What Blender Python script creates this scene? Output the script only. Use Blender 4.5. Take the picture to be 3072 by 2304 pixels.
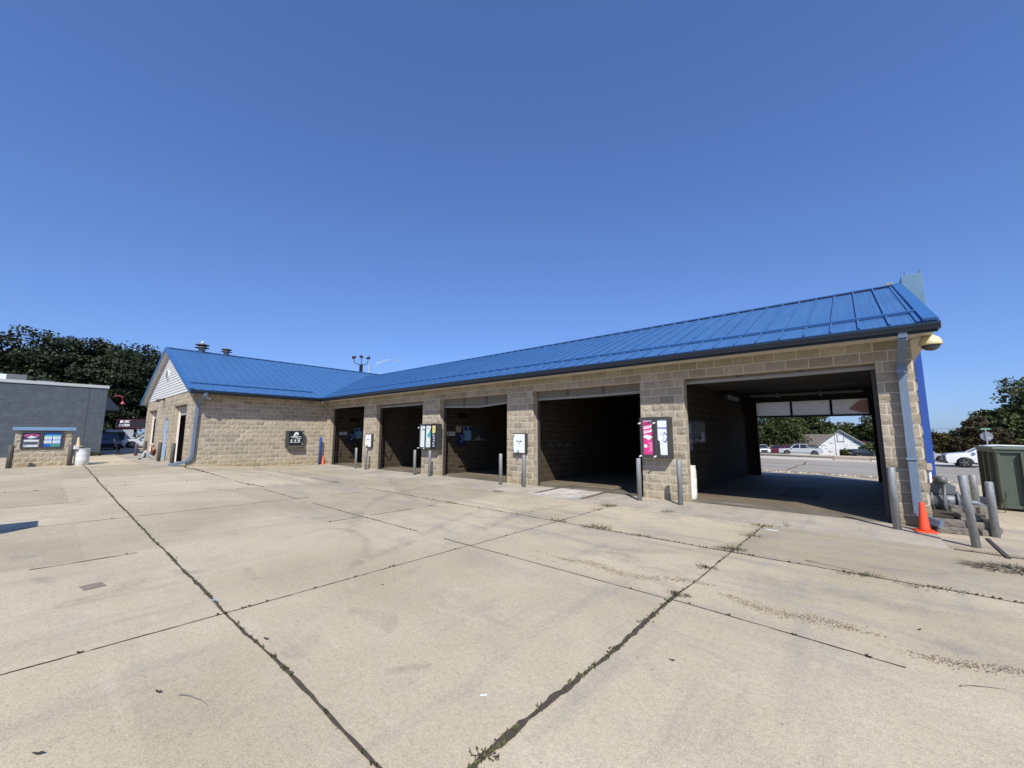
import bpy, bmesh, math, random
import numpy as np
from mathutils import Vector, Matrix, noise as mnoise
for o in list(bpy.data.objects): bpy.data.objects.remove(o)
SC = bpy.context.scene
COL = SC.collection
# ------------------------------------------------------------------ camera
F, YAW, PITCH, ROLL = 1203.55, .7162, .1259, .0042
CX, CY, CZ = 23.2038, -10.4165, 1.619
cam = bpy.data.cameras.new('camera'); camo = bpy.data.objects.new('camera', cam); COL.objects.link(camo)
cam.sensor_width = 36; cam.lens = F / 3072 * 36; cam.clip_end = 3000; cam.clip_start = .05
fw = Vector((-math.sin(YAW) * math.cos(PITCH), math.cos(YAW) * math.cos(PITCH), math.sin(PITCH)))
rt = Vector((math.cos(YAW), math.sin(YAW), 0)); up = rt.cross(fw)
r2 = math.cos(ROLL) * rt + math.sin(ROLL) * up; u2 = -math.sin(ROLL) * rt + math.cos(ROLL) * up
M = Matrix((r2, u2, -fw)).transposed().to_4x4(); M.translation = (CX, CY, CZ); camo.matrix_world = M
SC.camera = camo
# ------------------------------------------------------------------ light
SUN = Vector((.68, -.75, 1.0)).normalized()            # towards the sun
W = bpy.data.worlds.new('World'); SC.world = W; W.use_nodes = True
nt = W.node_tree; bg = nt.nodes['Background']
sky = nt.nodes.new('ShaderNodeTexSky'); sky.sky_type = 'NISHITA'; sky.sun_disc = False
sky.sun_elevation = math.asin(SUN.z); sky.sun_rotation = math.atan2(SUN.x, SUN.y)
sky.altitude = 200; sky.air_density = 1.0; sky.dust_density = .7; sky.ozone_density = 3.0
gm = nt.nodes.new('ShaderNodeGamma'); gm.inputs[1].default_value = .73; nt.links.new(sky.outputs[0], gm.inputs[0])   # even out the physical sky's steep gradient
mu = nt.nodes.new('ShaderNodeMix'); mu.data_type = 'RGBA'; mu.blend_type = 'MULTIPLY'; mu.inputs[0].default_value = 1; mu.inputs[7].default_value = (.635, .87, 1.42, 1)
nt.links.new(gm.outputs[0], mu.inputs[6]); nt.links.new(mu.outputs[2], bg.inputs[0]); bg.inputs[1].default_value = .15
sl = bpy.data.lights.new('sun', 'SUN'); sl.energy = 5.0; sl.angle = math.radians(.5); sl.color = (1, .945, .86)
so = bpy.data.objects.new('sun', sl); COL.objects.link(so)
so.rotation_euler = (-SUN).to_track_quat('-Z', 'Y').to_euler(); so.location = (40, -40, 60)
SC.view_settings.view_transform = 'Standard'; SC.view_settings.look = 'None'; SC.view_settings.exposure = .17; SC.view_settings.gamma = 1
SC.render.engine = 'CYCLES'

# ------------------------------------------------------------------ helpers
class MB:
    def __init__(s): s.v = []; s.f = []; s.m = []; s.sm = []
    def add(s, vs, fs, m=0, smooth=False):
        b = len(s.v); s.v += [tuple(v) for v in vs]
        for f in fs: s.f.append(tuple(i + b for i in f)); s.m.append(m); s.sm.append(smooth)
    def box(s, x0, x1, y0, y1, z0, z1, m=0):
        s.add([(x0,y0,z0),(x1,y0,z0),(x1,y1,z0),(x0,y1,z0),(x0,y0,z1),(x1,y0,z1),(x1,y1,z1),(x0,y1,z1)],
              [(0,3,2,1),(4,5,6,7),(0,1,5,4),(1,2,6,5),(2,3,7,6),(3,0,4,7)], m)
    def prism(s, poly, axis, a, b, m=0):                  # poly of 2D points, extruded along axis from a to b
        n = len(poly)
        def P(p, t):
            return {'x': (t, p[0], p[1]), 'y': (p[0], t, p[1]), 'z': (p[0], p[1], t)}[axis]
        vs = [P(p, a) for p in poly] + [P(p, b) for p in poly]
        fs = [tuple(range(n))[::-1], tuple(range(n, 2*n))] + [(i, (i+1) % n, (i+1) % n + n, i + n) for i in range(n)]
        s.add(vs, fs, m)
    def lathe(s, prof, n=20, c=(0,0,0), m=0, smooth=True, axis='z'):   # prof: (r, h)
        vs = []; fs = []
        for r, h in prof:
            for k in range(n):
                a = 2*math.pi*k/n; p = (r*math.cos(a), r*math.sin(a), h)
                if axis == 'x': p = (h, p[0], p[1])
                if axis == 'y': p = (p[0], h, p[1])
                vs.append((p[0]+c[0], p[1]+c[1], p[2]+c[2]))
        for i in range(len(prof)-1):
            for k in range(n):
                fs.append((i*n+k, i*n+(k+1) % n, (i+1)*n+(k+1) % n, (i+1)*n+k))
        s.add(vs, fs, m, smooth)
        b = len(s.v) - len(vs)
        if prof[0][0] > 1e-4: s.f.append(tuple(range(b, b+n))[::-1]); s.m.append(m); s.sm.append(False)
        if prof[-1][0] > 1e-4: s.f.append(tuple(range(b+(len(prof)-1)*n, b+len(prof)*n))); s.m.append(m); s.sm.append(False)
    def tube(s, pts, r, n=8, m=0, smooth=True):
        pts = [Vector(p) for p in pts]; vs = []; fs = []
        for i, p in enumerate(pts):
            d = (pts[min(i+1, len(pts)-1)] - pts[max(i-1, 0)]).normalized()
            a = d.cross(Vector((0,0,1)));
            if a.length < .05: a = d.cross(Vector((0,1,0)))
            a.normalize(); b = d.cross(a)
            rr = r[i] if isinstance(r, (list, tuple)) else r
            for k in range(n):
                t = 2*math.pi*k/n; vs.append(p + a*rr*math.cos(t) + b*rr*math.sin(t))
        for i in range(len(pts)-1):
            for k in range(n): fs.append((i*n+k, i*n+(k+1) % n, (i+1)*n+(k+1) % n, (i+1)*n+k))
        s.add(vs, fs, m, smooth)
        b = len(s.v) - len(vs); N = len(pts)
        s.f += [tuple(range(b, b+n)), tuple(range(b+(N-1)*n, b+N*n))[::-1]]; s.m += [m, m]; s.sm += [False, False]
    def bar(s, p, q, w, h, m=0, upv=(0,0,1)):             # rectangular bar from p to q
        p = Vector(p); q = Vector(q); d = (q-p).normalized(); a = d.cross(Vector(upv)).normalized(); b = a.cross(d)
        vs = []
        for c in (p, q):
            for i, j in ((-1,-1),(1,-1),(1,1),(-1,1)): vs.append(c + a*i*w/2 + b*j*h/2)
        s.add(vs, [(0,1,2,3),(7,6,5,4),(0,4,5,1),(1,5,6,2),(2,6,7,3),(3,7,4,0)], m)
    def build(s, name, mats, parent=None, loc=(0,0,0), rz=0, recalc=True):
        me = bpy.data.meshes.new(name); me.from_pydata(s.v, [], s.f)
        if not isinstance(mats, (list, tuple)): mats = [mats]
        for m in mats: me.materials.append(m)
        me.polygons.foreach_set('material_index', s.m); me.polygons.foreach_set('use_smooth', s.sm)
        if recalc:
            bm = bmesh.new(); bm.from_mesh(me); bmesh.ops.recalc_face_normals(bm, faces=bm.faces); bm.to_mesh(me); bm.free()
        me.update()
        o = bpy.data.objects.new(name, me); COL.objects.link(o)
        if parent: o.parent = parent
        o.location = loc; o.rotation_euler = (0, 0, rz)
        return o
def tag(o, label=None, cat=None, group=None, kind=None):
    if label: o['label'] = label
    if cat: o['category'] = cat
    if group: o['group'] = group
    if kind: o['kind'] = kind
    return o
def thing(name, label, cat, loc=(0,0,0), rz=0, group=None):
    o = bpy.data.objects.new(name, None); COL.objects.link(o); o.empty_display_size = .1
    o.location = loc; o.rotation_euler = (0, 0, rz)
    return tag(o, label, cat, group)
def dup(o, loc, rz=0, label=None, scale=None, parent=None):
    c = o.copy(); COL.objects.link(c)
    if parent: c.parent = parent
    else:
        c.location = loc; c.rotation_euler = (0, 0, rz)
        if label: c['label'] = label
        if scale: c.scale = (scale,)*3 if not isinstance(scale, tuple) else scale
    for ch in list(o.children): dup(ch, None, parent=c)
    return c
def bevel(o, w=.01, seg=2, ang=40):
    me = o.data; bm = bmesh.new(); bm.from_mesh(me)
    es = [e for e in bm.edges if len(e.link_faces) == 2 and e.calc_face_angle(0) > math.radians(ang)]
    bmesh.ops.bevel(bm, geom=es, offset=w, segments=seg, affect='EDGES', profile=.6, clamp_overlap=True)
    bm.to_mesh(me); bm.free(); return o
def smoothstep(a, b, x):
    t = min(1, max(0, (x-a)/(b-a))); return t*t*(3-2*t)
# ---- the lie of the land: falls to the bays, rises gently west, falls away behind the building
def G(x, y):
    t = min(1, max(0, (16-x)/16)); rise = .155*t*t
    fb = -.07*min(1, max(0, (19-x)/19))
    if x < 0: fb = .1 + (fb-.1)*smoothstep(-1, 0, x)
    z = rise + (fb-rise)*smoothstep(-6.4, -1.6, y)
    if y > 9.2:
        z = z + (-.05-z)*smoothstep(9.2, 11, y)
    if y > 11: z -= .026*(min(y, 96)-11) * smoothstep(-12, 2, x)
    return z
def text_mesh(s, size, font_shear=0, bold=0):
    cu = bpy.data.curves.new('t', 'FONT'); cu.body = s; cu.size = size; cu.align_x = 'CENTER'; cu.align_y = 'CENTER'; cu.shear = font_shear; cu.offset = bold; cu.extrude = 0
    o = bpy.data.objects.new('t', cu); COL.objects.link(o)
    dg = bpy.context.evaluated_depsgraph_get(); me = bpy.data.meshes.new_from_object(o.evaluated_get(dg))
    vs = [tuple(v.co) for v in me.vertices]; fs = [tuple(p.vertices) for p in me.polygons]
    bpy.data.objects.remove(o); bpy.data.curves.remove(cu); bpy.data.meshes.remove(me)
    return vs, fs
def put_text(mb, s, size, origin, u, v, m=0, shear=0, bold=0, sx=1):
    vs, fs = text_mesh(s, size, shear, bold); O = Vector(origin); u = Vector(u); v = Vector(v)
    mb.add([O + u*p[0]*sx + v*p[1] for p in vs], fs, m)

# ------------------------------------------------------------------ materials
class NT:
    def __init__(s, name):
        s.m = bpy.data.materials.new(name); s.m.use_nodes = True; s.t = s.m.node_tree; s.n = s.t.nodes; s.b = s.n['Principled BSDF']; s.tc = None
    def new(s, t, **k):
        n = s.n.new(t)
        for a, b in k.items(): setattr(n, a, b)
        return n
    def link(s, a, b): s.t.links.new(a, b)
    def coord(s, scale=(1,1,1), which='Object'):
        if not s.tc: s.tc = s.new('ShaderNodeTexCoord')
        mp = s.new('ShaderNodeMapping'); mp.inputs['Scale'].default_value = scale; s.link(s.tc.outputs[which], mp.inputs[0]); return mp.outputs[0]
    def noise(s, scale, detail=4, rough=.55, vec=None, dist=0):
        n = s.new('ShaderNodeTexNoise'); n.inputs['Scale'].default_value = scale; n.inputs['Detail'].default_value = detail; n.inputs['Roughness'].default_value = rough; n.inputs['Distortion'].default_value = dist
        s.link(vec if vec is not None else s.coord(), n.inputs['Vector']); return n.outputs['Fac']
    def ramp(s, fac, stops):
        r = s.new('ShaderNodeValToRGB'); e = r.color_ramp.elements
        while len(e) < len(stops): e.new(.5)
        for i, (p, c) in enumerate(stops):
            e[i].position = p; e[i].color = (c, c, c, 1) if isinstance(c, (int, float)) else (*c, 1)
        s.link(fac, r.inputs[0]); return r.outputs[0]
    def mix(s, a, b, fac, mode='MIX'):
        n = s.new('ShaderNodeMix', data_type='RGBA', blend_type=mode)
        for k, x in ((6, a), (7, b)):
            if isinstance(x, (tuple, list)): n.inputs[k].default_value = (*x, 1)
            elif isinstance(x, (int, float)): n.inputs[k].default_value = (x, x, x, 1)
            else: s.link(x, n.inputs[k])
        if isinstance(fac, (int, float)): n.inputs[0].default_value = fac
        else: s.link(fac, n.inputs[0])
        return n.outputs[2]
    def math(s, op, a, b=None):
        n = s.new('ShaderNodeMath', operation=op)
        for i, x in enumerate((a, b)):
            if x is None: continue
            if isinstance(x, (int, float)): n.inputs[i].default_value = x
            else: s.link(x, n.inputs[i])
        return n.outputs[0]
    def bump(s, h, strength=.3, dist=.02):
        n = s.new('ShaderNodeBump'); n.inputs['Strength'].default_value = strength; n.inputs['Distance'].default_value = dist; s.link(h, n.inputs['Height']); s.link(n.outputs[0], s.b.inputs['Normal'])
    def out(s, col=None, rough=.6, metal=0, spec=None):
        if col is not None:
            if isinstance(col, (tuple, list)): s.b.inputs['Base Color'].default_value = (*col, 1)
            else: s.link(col, s.b.inputs['Base Color'])
        if isinstance(rough, (int, float)): s.b.inputs['Roughness'].default_value = rough
        else: s.link(rough, s.b.inputs['Roughness'])
        s.b.inputs['Metallic'].default_value = metal
        if spec is not None: s.b.inputs['Specular IOR Level'].default_value = spec
        return s.m
_cache = {}
def paint(name, c, rough=.5, metal=0, var=.15, scale=6, bump=0, spec=None):
    if name in _cache: return _cache[name]
    t = NT(name); f = t.noise(scale, 5, .6)
    col = t.mix(tuple(x*(1-var) for x in c), tuple(min(1, x*(1+var)) for x in c), f)
    if bump: t.bump(t.noise(scale*12, 4), bump, .01)
    _cache[name] = t.out(col, rough, metal, spec); return _cache[name]

def mat_concrete(name, joints=True):
    t = NT(name)
    big = t.noise(.33, 5, .6); mid = t.noise(2.2, 6, .65); fine = t.noise(26, 5, .75); grit = t.noise(95, 2, .7)
    col = t.mix((.39,.333,.23), (.525,.455,.33), t.ramp(big, [(.33,0),(.68,1)]))
    sx_ = t.new('ShaderNodeSeparateXYZ'); t.link(t.coord(), sx_.inputs[0])
    cx_ = t.math('FLOOR', t.math('DIVIDE', t.math('SUBTRACT', sx_.outputs[0], .15), 3.07)); cy_ = t.math('FLOOR', t.math('DIVIDE', t.math('ADD', sx_.outputs[1], .93), 3.0))
    cc_ = t.new('ShaderNodeCombineXYZ'); t.link(cx_, cc_.inputs[0]); t.link(cy_, cc_.inputs[1]); wn_ = t.new('ShaderNodeTexWhiteNoise'); t.link(cc_.outputs[0], wn_.inputs['Vector'])
    col = t.mix(col, t.ramp(wn_.outputs['Value'], [(0,.86),(1,1.07)]), 1.0, 'MULTIPLY')
    col = t.mix(col, (.34,.305,.25), t.math('MULTIPLY', t.ramp(mid, [(.52,0),(.75,1)]), .55))
    # tyre smears: long streaks, bluish grey, mostly by the bays
    st = t.noise(1.0, 6, .65, t.coord((.42, 1.9, 1)), 1.1)
    sep = t.new('ShaderNodeSeparateXYZ'); t.link(t.coord(), sep.inputs[0])
    band = t.ramp(t.math('ADD', t.math('MULTIPLY', sep.outputs[1], .1), 1.0), [(.22,0),(.55,1),(.9,1)])   # y -8..-4
    sm = t.math('MULTIPLY', t.ramp(st, [(.47,0),(.64,1)]), band)
    col = t.mix(col, (.25,.238,.218), t.math('MULTIPLY', sm, .55))
    st2 = t.noise(1.0, 4, .6, t.coord((3.2, .35, 1)))
    col = t.mix(col, (.3,.27,.23), t.math('MULTIPLY', t.ramp(st2, [(.56,0),(.72,1)]), .42))
    blot = t.noise(.9, 3, .5, t.coord((1,1.4,1)), 1.5)
    col = t.mix(col, (.2,.187,.165), t.math('MULTIPLY', t.ramp(blot, [(.63,0),(.73,1)]), .32))
    pale = t.noise(1.6, 6, .7, t.coord((.7,1.9,1)))
    col = t.mix(col, (.6,.55,.46), t.math('MULTIPLY', t.ramp(pale, [(.58,0),(.8,1)]), .45))
    col = t.mix(col, t.ramp(fine, [(.3,.66),(.5,1),(.72,1.22)]), .55, 'MULTIPLY')
    col = t.mix(col, t.ramp(grit, [(.3,.6),(.5,1),(.72,1.3)]), .6, 'MULTIPLY')
    sp = t.new('ShaderNodeTexVoronoi'); sp.inputs['Scale'].default_value = 5.5; t.link(t.coord(), sp.inputs['Vector'])
    col = t.mix(col, (.1,.09,.075), t.math('MULTIPLY', t.ramp(sp.outputs['Distance'], [(.025,1),(.055,0)]), .6))
    t.bump(t.math('ADD', fine, grit), .35, .006)
    return t.out(col, .9, 0, .25)
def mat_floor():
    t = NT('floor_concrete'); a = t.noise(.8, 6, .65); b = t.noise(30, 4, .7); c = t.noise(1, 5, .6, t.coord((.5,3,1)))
    col = t.mix((.08,.07,.052), (.19,.17,.135), t.ramp(a, [(.35,0),(.65,1)]))  # wet dark concrete, with the shade of the bays worked into the base tone
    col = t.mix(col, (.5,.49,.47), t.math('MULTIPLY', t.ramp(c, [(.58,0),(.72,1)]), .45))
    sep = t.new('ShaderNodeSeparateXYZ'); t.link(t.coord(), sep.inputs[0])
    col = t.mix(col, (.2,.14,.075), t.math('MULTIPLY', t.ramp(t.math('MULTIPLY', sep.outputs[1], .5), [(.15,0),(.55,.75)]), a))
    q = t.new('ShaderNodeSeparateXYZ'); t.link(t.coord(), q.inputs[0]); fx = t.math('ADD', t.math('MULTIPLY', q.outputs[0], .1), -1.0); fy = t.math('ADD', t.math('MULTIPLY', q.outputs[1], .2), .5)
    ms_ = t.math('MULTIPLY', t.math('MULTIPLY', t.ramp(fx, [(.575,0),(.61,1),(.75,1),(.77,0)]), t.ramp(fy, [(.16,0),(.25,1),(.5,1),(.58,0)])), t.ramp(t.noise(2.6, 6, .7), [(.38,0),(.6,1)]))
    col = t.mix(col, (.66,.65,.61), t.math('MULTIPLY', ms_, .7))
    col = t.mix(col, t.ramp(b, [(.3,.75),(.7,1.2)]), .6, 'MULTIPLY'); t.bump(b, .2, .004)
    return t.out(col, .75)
def mat_apron():
    t = NT('apron_concrete'); a = t.noise(.7, 6, .65); b = t.noise(28, 5, .75); c = t.noise(1, 5, .6, t.coord((3,.5,1)))
    col = t.mix((.32,.283,.225), (.465,.42,.34), t.ramp(a, [(.35,0),(.65,1)]))
    col = t.mix(col, (.25,.24,.225), t.math('MULTIPLY', t.ramp(c, [(.5,0),(.7,1)]), .6))
    w = t.noise(1.3, 6, .7); col = t.mix(col, (.6,.58,.53), t.math('MULTIPLY', t.ramp(w, [(.56,0),(.72,1)]), .5))
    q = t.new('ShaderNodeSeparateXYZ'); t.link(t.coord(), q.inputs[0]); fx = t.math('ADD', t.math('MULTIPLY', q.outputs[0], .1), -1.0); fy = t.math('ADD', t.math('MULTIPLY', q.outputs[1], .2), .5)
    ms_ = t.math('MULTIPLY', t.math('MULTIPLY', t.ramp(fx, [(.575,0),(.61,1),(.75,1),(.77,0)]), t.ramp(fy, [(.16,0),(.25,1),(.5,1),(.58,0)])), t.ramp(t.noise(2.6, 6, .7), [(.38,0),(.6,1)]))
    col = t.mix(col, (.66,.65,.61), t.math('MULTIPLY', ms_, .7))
    col = t.mix(col, t.ramp(b, [(.3,.72),(.7,1.2)]), .6, 'MULTIPLY'); t.bump(b, .3, .005)
    return t.out(col, .88, 0, .25)
def mat_block():
    t = NT('split_face_block'); g = t.new('ShaderNodeNewGeometry')
    c = t.ramp(g.outputs['Random Per Island'], [(0,(.285,.247,.188)),(.2,(.335,.29,.22)),(.5,(.365,.316,.24)),(.8,(.39,.337,.258)),(1,(.44,.382,.297))])
    c = t.mix(c, t.ramp(t.noise(9, 6, .75), [(.3,.75),(.5,1),(.75,1.2)]), .6, 'MULTIPLY')
    c = t.mix(c, t.ramp(t.noise(70, 4, .8), [(.32,.5),(.5,1),(.7,1.3)]), .75, 'MULTIPLY')
    # yellowish damp staining near the ground
    sep = t.new('ShaderNodeSeparateXYZ'); t.link(t.coord(), sep.inputs[0])
    low = t.math('MULTIPLY', t.ramp(sep.outputs[2], [(.05,1),(.55,0)]), t.noise(2.2, 4))
    c = t.mix(c, (.33,.26,.11), t.math('MULTIPLY', low, .75))
    t.bump(t.math('ADD', t.noise(38, 5, .8), t.math('MULTIPLY', t.noise(16, 3, .6), 1.2)), .95, .014)
    return t.out(c, .95, 0, .15)
def mat_brick(name, c1, c2, mortar, bw=.4064, bh=.2032, ms=.009, bump=.3, dark=0):
    t = NT(name); g = t.new('ShaderNodeNewGeometry'); tc = t.coord()
    sep = t.new('ShaderNodeSeparateXYZ'); t.link(tc, sep.inputs[0]); sn = t.new('ShaderNodeSeparateXYZ'); t.link(g.outputs['True Normal'], sn.inputs[0])
    ax = t.math('GREATER_THAN', t.math('ABSOLUTE', sn.outputs[0]), .6)
    mx = t.new('ShaderNodeMix', data_type='FLOAT'); t.link(ax, mx.inputs[0]); t.link(sep.outputs[0], mx.inputs[2]); t.link(sep.outputs[1], mx.inputs[3])
    cb = t.new('ShaderNodeCombineXYZ'); t.link(mx.outputs[0], cb.inputs[0]); t.link(sep.outputs[2], cb.inputs[1])
    b = t.new('ShaderNodeTexBrick'); b.offset = .5; t.link(cb.outputs[0], b.inputs['Vector'])
    b.inputs['Color1'].default_value = (*c1, 1); b.inputs['Color2'].default_value = (*c2, 1); b.inputs['Mortar'].default_value = (*mortar, 1)
    b.inputs['Scale'].default_value = 1; b.inputs['Mortar Size'].default_value = ms; b.inputs['Brick Width'].default_value = bw; b.inputs['Row Height'].default_value = bh; b.inputs['Mortar Smooth'].default_value = .15
    col = t.mix(b.outputs['Color'], t.ramp(t.noise(3, 6, .7), [(.3,.75),(.7,1.15)]), .8, 'MULTIPLY')
    col = t.mix(col, t.ramp(t.noise(70, 3, .7), [(.3,.8),(.7,1.15)]), .6, 'MULTIPLY')
    h = t.math('ADD', t.math('MULTIPLY', b.outputs['Fac'], -1.0), t.math('MULTIPLY', t.noise(60, 3), .25))
    t.bump(h, bump, .01)
    return t.out(col, .92, 0, .2)
def mat_galv():
    t = NT('galvanised_steel'); a = t.noise(7, 5, .65, t.coord((1,1,.35))); v = t.new('ShaderNodeTexVoronoi'); v.inputs['Scale'].default_value = 28; t.link(t.coord((1,1,.4)), v.inputs['Vector'])
    col = t.mix((.17,.18,.18), (.34,.355,.355), t.ramp(a, [(.3,0),(.7,1)])); sv = t.new('ShaderNodeSeparateColor'); t.link(v.outputs['Color'], sv.inputs[0]); col = t.mix(col, t.ramp(sv.outputs[0], [(0,.8),(1,1.2)]), .7, 'MULTIPLY')
    col = t.mix(col, (.32,.27,.19), t.math('MULTIPLY', t.ramp(t.noise(2.5, 5, .7), [(.6,0),(.75,1)]), .6))
    return t.out(col, .55, .35)
def mat_roof():
    t = NT('blue_roof_metal'); a = t.noise(.7, 4, .6); b = t.noise(1, 4, .6, t.coord((9,.6,.6)))
    col = t.mix((.034,.108,.265), (.052,.145,.335), a); col = t.mix(col, (.08,.19,.40), t.math('MULTIPLY', t.ramp(b, [(.45,0),(.7,1)]), .3))
    t.bump(t.noise(.9, 2, .5, t.coord((2.5,2.5,2.5))), .06, .02)
    return t.out(col, .42, 0, .5)
def mat_leaf(name, cols, trans=.18):
    t = NT(name); g = t.new('ShaderNodeNewGeometry')
    n = len(cols); c = t.ramp(g.outputs['Random Per Island'], [(i/(n-1), cc) for i, cc in enumerate(cols)])
    c = t.mix(c, t.ramp(t.noise(.45, 3), [(.3,.6),(.7,1.35)]), .8, 'MULTIPLY')
    t.out(c, .6, 0, .3)
    tr = t.new('ShaderNodeBsdfTranslucent'); t.link(c, tr.inputs[0]); ms = t.new('ShaderNodeMixShader'); ms.inputs[0].default_value = trans
    o = t.n['Material Output']; t.link(t.b.outputs[0], ms.inputs[1]); t.link(tr.outputs[0], ms.inputs[2]); t.link(ms.outputs[0], o.inputs[0])
    return t.m
def mat_asphalt():
    t = NT('asphalt'); a = t.noise(.25, 6, .65); b = t.noise(1, 5, .6, t.coord((.06,1.1,1))); g = t.noise(60, 3, .7)
    col = t.mix((.25,.23,.195), (.345,.32,.275), t.ramp(a, [(.3,0),(.7,1)])); col = t.mix(col, (.17,.163,.152), t.math('MULTIPLY', t.ramp(b, [(.5,0),(.66,1)]), .65))
    col = t.mix(col, (.40,.385,.355), t.math('MULTIPLY', t.ramp(b, [(.3,1),(.42,0)]), .5))
    col = t.mix(col, t.ramp(g, [(.3,.8),(.7,1.2)]), .6, 'MULTIPLY'); t.bump(g, .3, .005); return t.out(col, .9, 0, .08)
def mat_earth():
    t = NT('earth'); a = t.noise(.3, 6, .7); b = t.noise(8, 4, .7)
    col = t.mix((.06,.075,.028), (.17,.14,.085), t.ramp(a, [(.4,0),(.65,1)])); col = t.mix(col, t.ramp(b, [(.3,.6),(.7,1.3)]), .7, 'MULTIPLY'); return t.out(col, .95)
def mat_stone():
    t = NT('landscape_stone'); a = t.noise(6, 6, .7); b = t.noise(45, 5, .75)
    col = t.mix((.11,.097,.08), (.24,.215,.18), a); col = t.mix(col, t.ramp(b, [(.3,.65),(.7,1.3)]), .7, 'MULTIPLY'); t.bump(b, .8, .012); return t.out(col, .95)
def mat_glass(name='car_glass', c=(.012,.015,.018)):
    if name in _cache: return _cache[name]
    t = NT(name); _cache[name] = t.out(c, .06, 0, .8); return _cache[name]
def mat_carpaint(name, c, metal=.0):
    t = NT(name); col = t.mix(tuple(x*.93 for x in c), c, t.noise(3, 3)); t.out(col, .28, metal, .5); t.b.inputs['Coat Weight'].default_value = .6; t.b.inputs['Coat Roughness'].default_value = .06; return t.m
def mat_peel():
    t = NT('peeling_white_clapboard'); w = t.new('ShaderNodeTexWave'); w.wave_type = 'BANDS'; w.bands_direction = 'Z'; w.wave_profile = 'SAW'; w.inputs['Scale'].default_value = 1.6; t.link(t.coord(), w.inputs['Vector'])
    a = t.noise(1.0, 5, .7, t.coord((.8,.8,5)), 1.0)
    col = t.mix((.78,.79,.78), (.6,.62,.62), t.ramp(w.outputs['Fac'], [(.8,0),(.97,1)]))
    col = t.mix(col, (.2,.19,.18), t.ramp(a, [(.56,0),(.6,1)])); return t.out(col, .8)
def mat_shingle(name, c):
    t = NT(name); a = t.noise(3, 5, .7); b = t.noise(1, 3, .6, t.coord((9,9,16)))
    col = t.mix(tuple(x*.7 for x in c), tuple(x*1.25 for x in c), a); col = t.mix(col, t.ramp(b, [(.35,.7),(.65,1.25)]), .7, 'MULTIPLY'); return t.out(col, .95)
def mat_cinder():
    m = mat_brick('slate_blue_block', (.078,.096,.118), (.092,.110,.132), (.066,.082,.102), .4064, .2032, .008, .25); return m

M_conc = mat_concrete('lot_concrete'); M_floor = mat_floor(); M_apron = mat_apron(); M_block = mat_block()
M_smooth = mat_brick('smooth_block', (.36,.30,.22), (.42,.355,.265), (.56,.49,.40))
M_inner = mat_brick('interior_block', (.052,.041,.028), (.07,.056,.038), (.125,.10,.072))  # the darkness inside the bays is put into this block colour
M_mortar = paint('mortar', (.58,.52,.425), .95, 0, .15, 8)
M_galv = mat_galv(); M_roof = mat_roof()
M_trim = paint('blue_trim', (.035,.125,.32), .4, 0, .12, 2)
M_gutter = paint('navy_gutter', (.010,.020,.038), .35, 0, .15, 3)
M_down = paint('blue_grey_downspout', (.15,.205,.285), .5, 0, .22, 5)
M_soffit = paint('cream_soffit', (.56,.50,.40), .7, 0, .06, 4)
M_white = paint('white_vinyl', (.60,.60,.585), .5, 0, .05, 3)
M_whitetrim = paint('white_trim', (.8,.79,.75), .5, 0, .06, 5)
M_black = paint('black_plastic', (.012,.013,.014), .5, 0, .3, 6)
M_char = paint('charcoal_frame', (.045,.047,.048), .5, 0, .25, 8)
M_doorgrey = paint('door_panel_grey', (.15,.132,.10), .6, 0, .15, 4)
M_doorstrip = paint('door_strip', (.27,.26,.235), .5, 0, .1, 6)
M_lblue = paint('light_blue_door', (.26,.40,.55), .55, 0, .12, 5)
M_pblue = paint('bright_blue_paint', (.022,.075,.33), .45, 0, .12, 4)
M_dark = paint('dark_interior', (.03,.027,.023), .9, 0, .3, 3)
M_orange = paint('orange_cone', (.80,.075,.022), .5, 0, .08, 9)
M_orangef = paint('faded_orange_cone', (.62,.13,.05), .6, 0, .1, 9)
M_palecone = paint('weathered_cone', (.62,.46,.24), .7, 0, .12, 9)
M_dump = paint('dumpster_green', (.07,.09,.07), .55, 0, .28, 4, .15)
M_dumplid = paint('dumpster_lid', (.12,.145,.115), .6, 0, .2, 4)
M_meter = paint('meter_grey', (.13,.145,.155), .5, .2, .25, 9, .1)
M_stone = mat_stone(); M_asph = mat_asphalt(); M_earth = mat_earth()
M_joint = paint('joint_dirt', (.075,.06,.043), .95, 0, .75, 55, .5)
M_bark = paint('bark', (.075,.06,.045), .95, 0, .35, 5, .4)
M_rubber = paint('rubber', (.014,.014,.015), .8, 0, .3, 9)
M_rim = paint('alloy_rim', (.35,.36,.37), .35, .7, .1, 5); M_rimdark = paint('dark_rim', (.06,.06,.065), .35, .5, .2, 5)
M_wood = paint('weathered_wood', (.36,.31,.24), .9, 0, .25, 5)
M_slate = mat_cinder()
M_stripeW = paint('sign_white', (.72,.76,.76), .4, 0, .04, 3)
M_kerb = paint('kerb_concrete', (.52,.475,.40), .9, 0, .12, 3)
M_cream = paint('cream_dome', (.62,.55,.34), .45, 0, .06, 4)
M_redlamp = paint('red_lamp', (.36,.04,.055), .4, 0, .1, 4)
rnd = random.Random(7)
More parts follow.
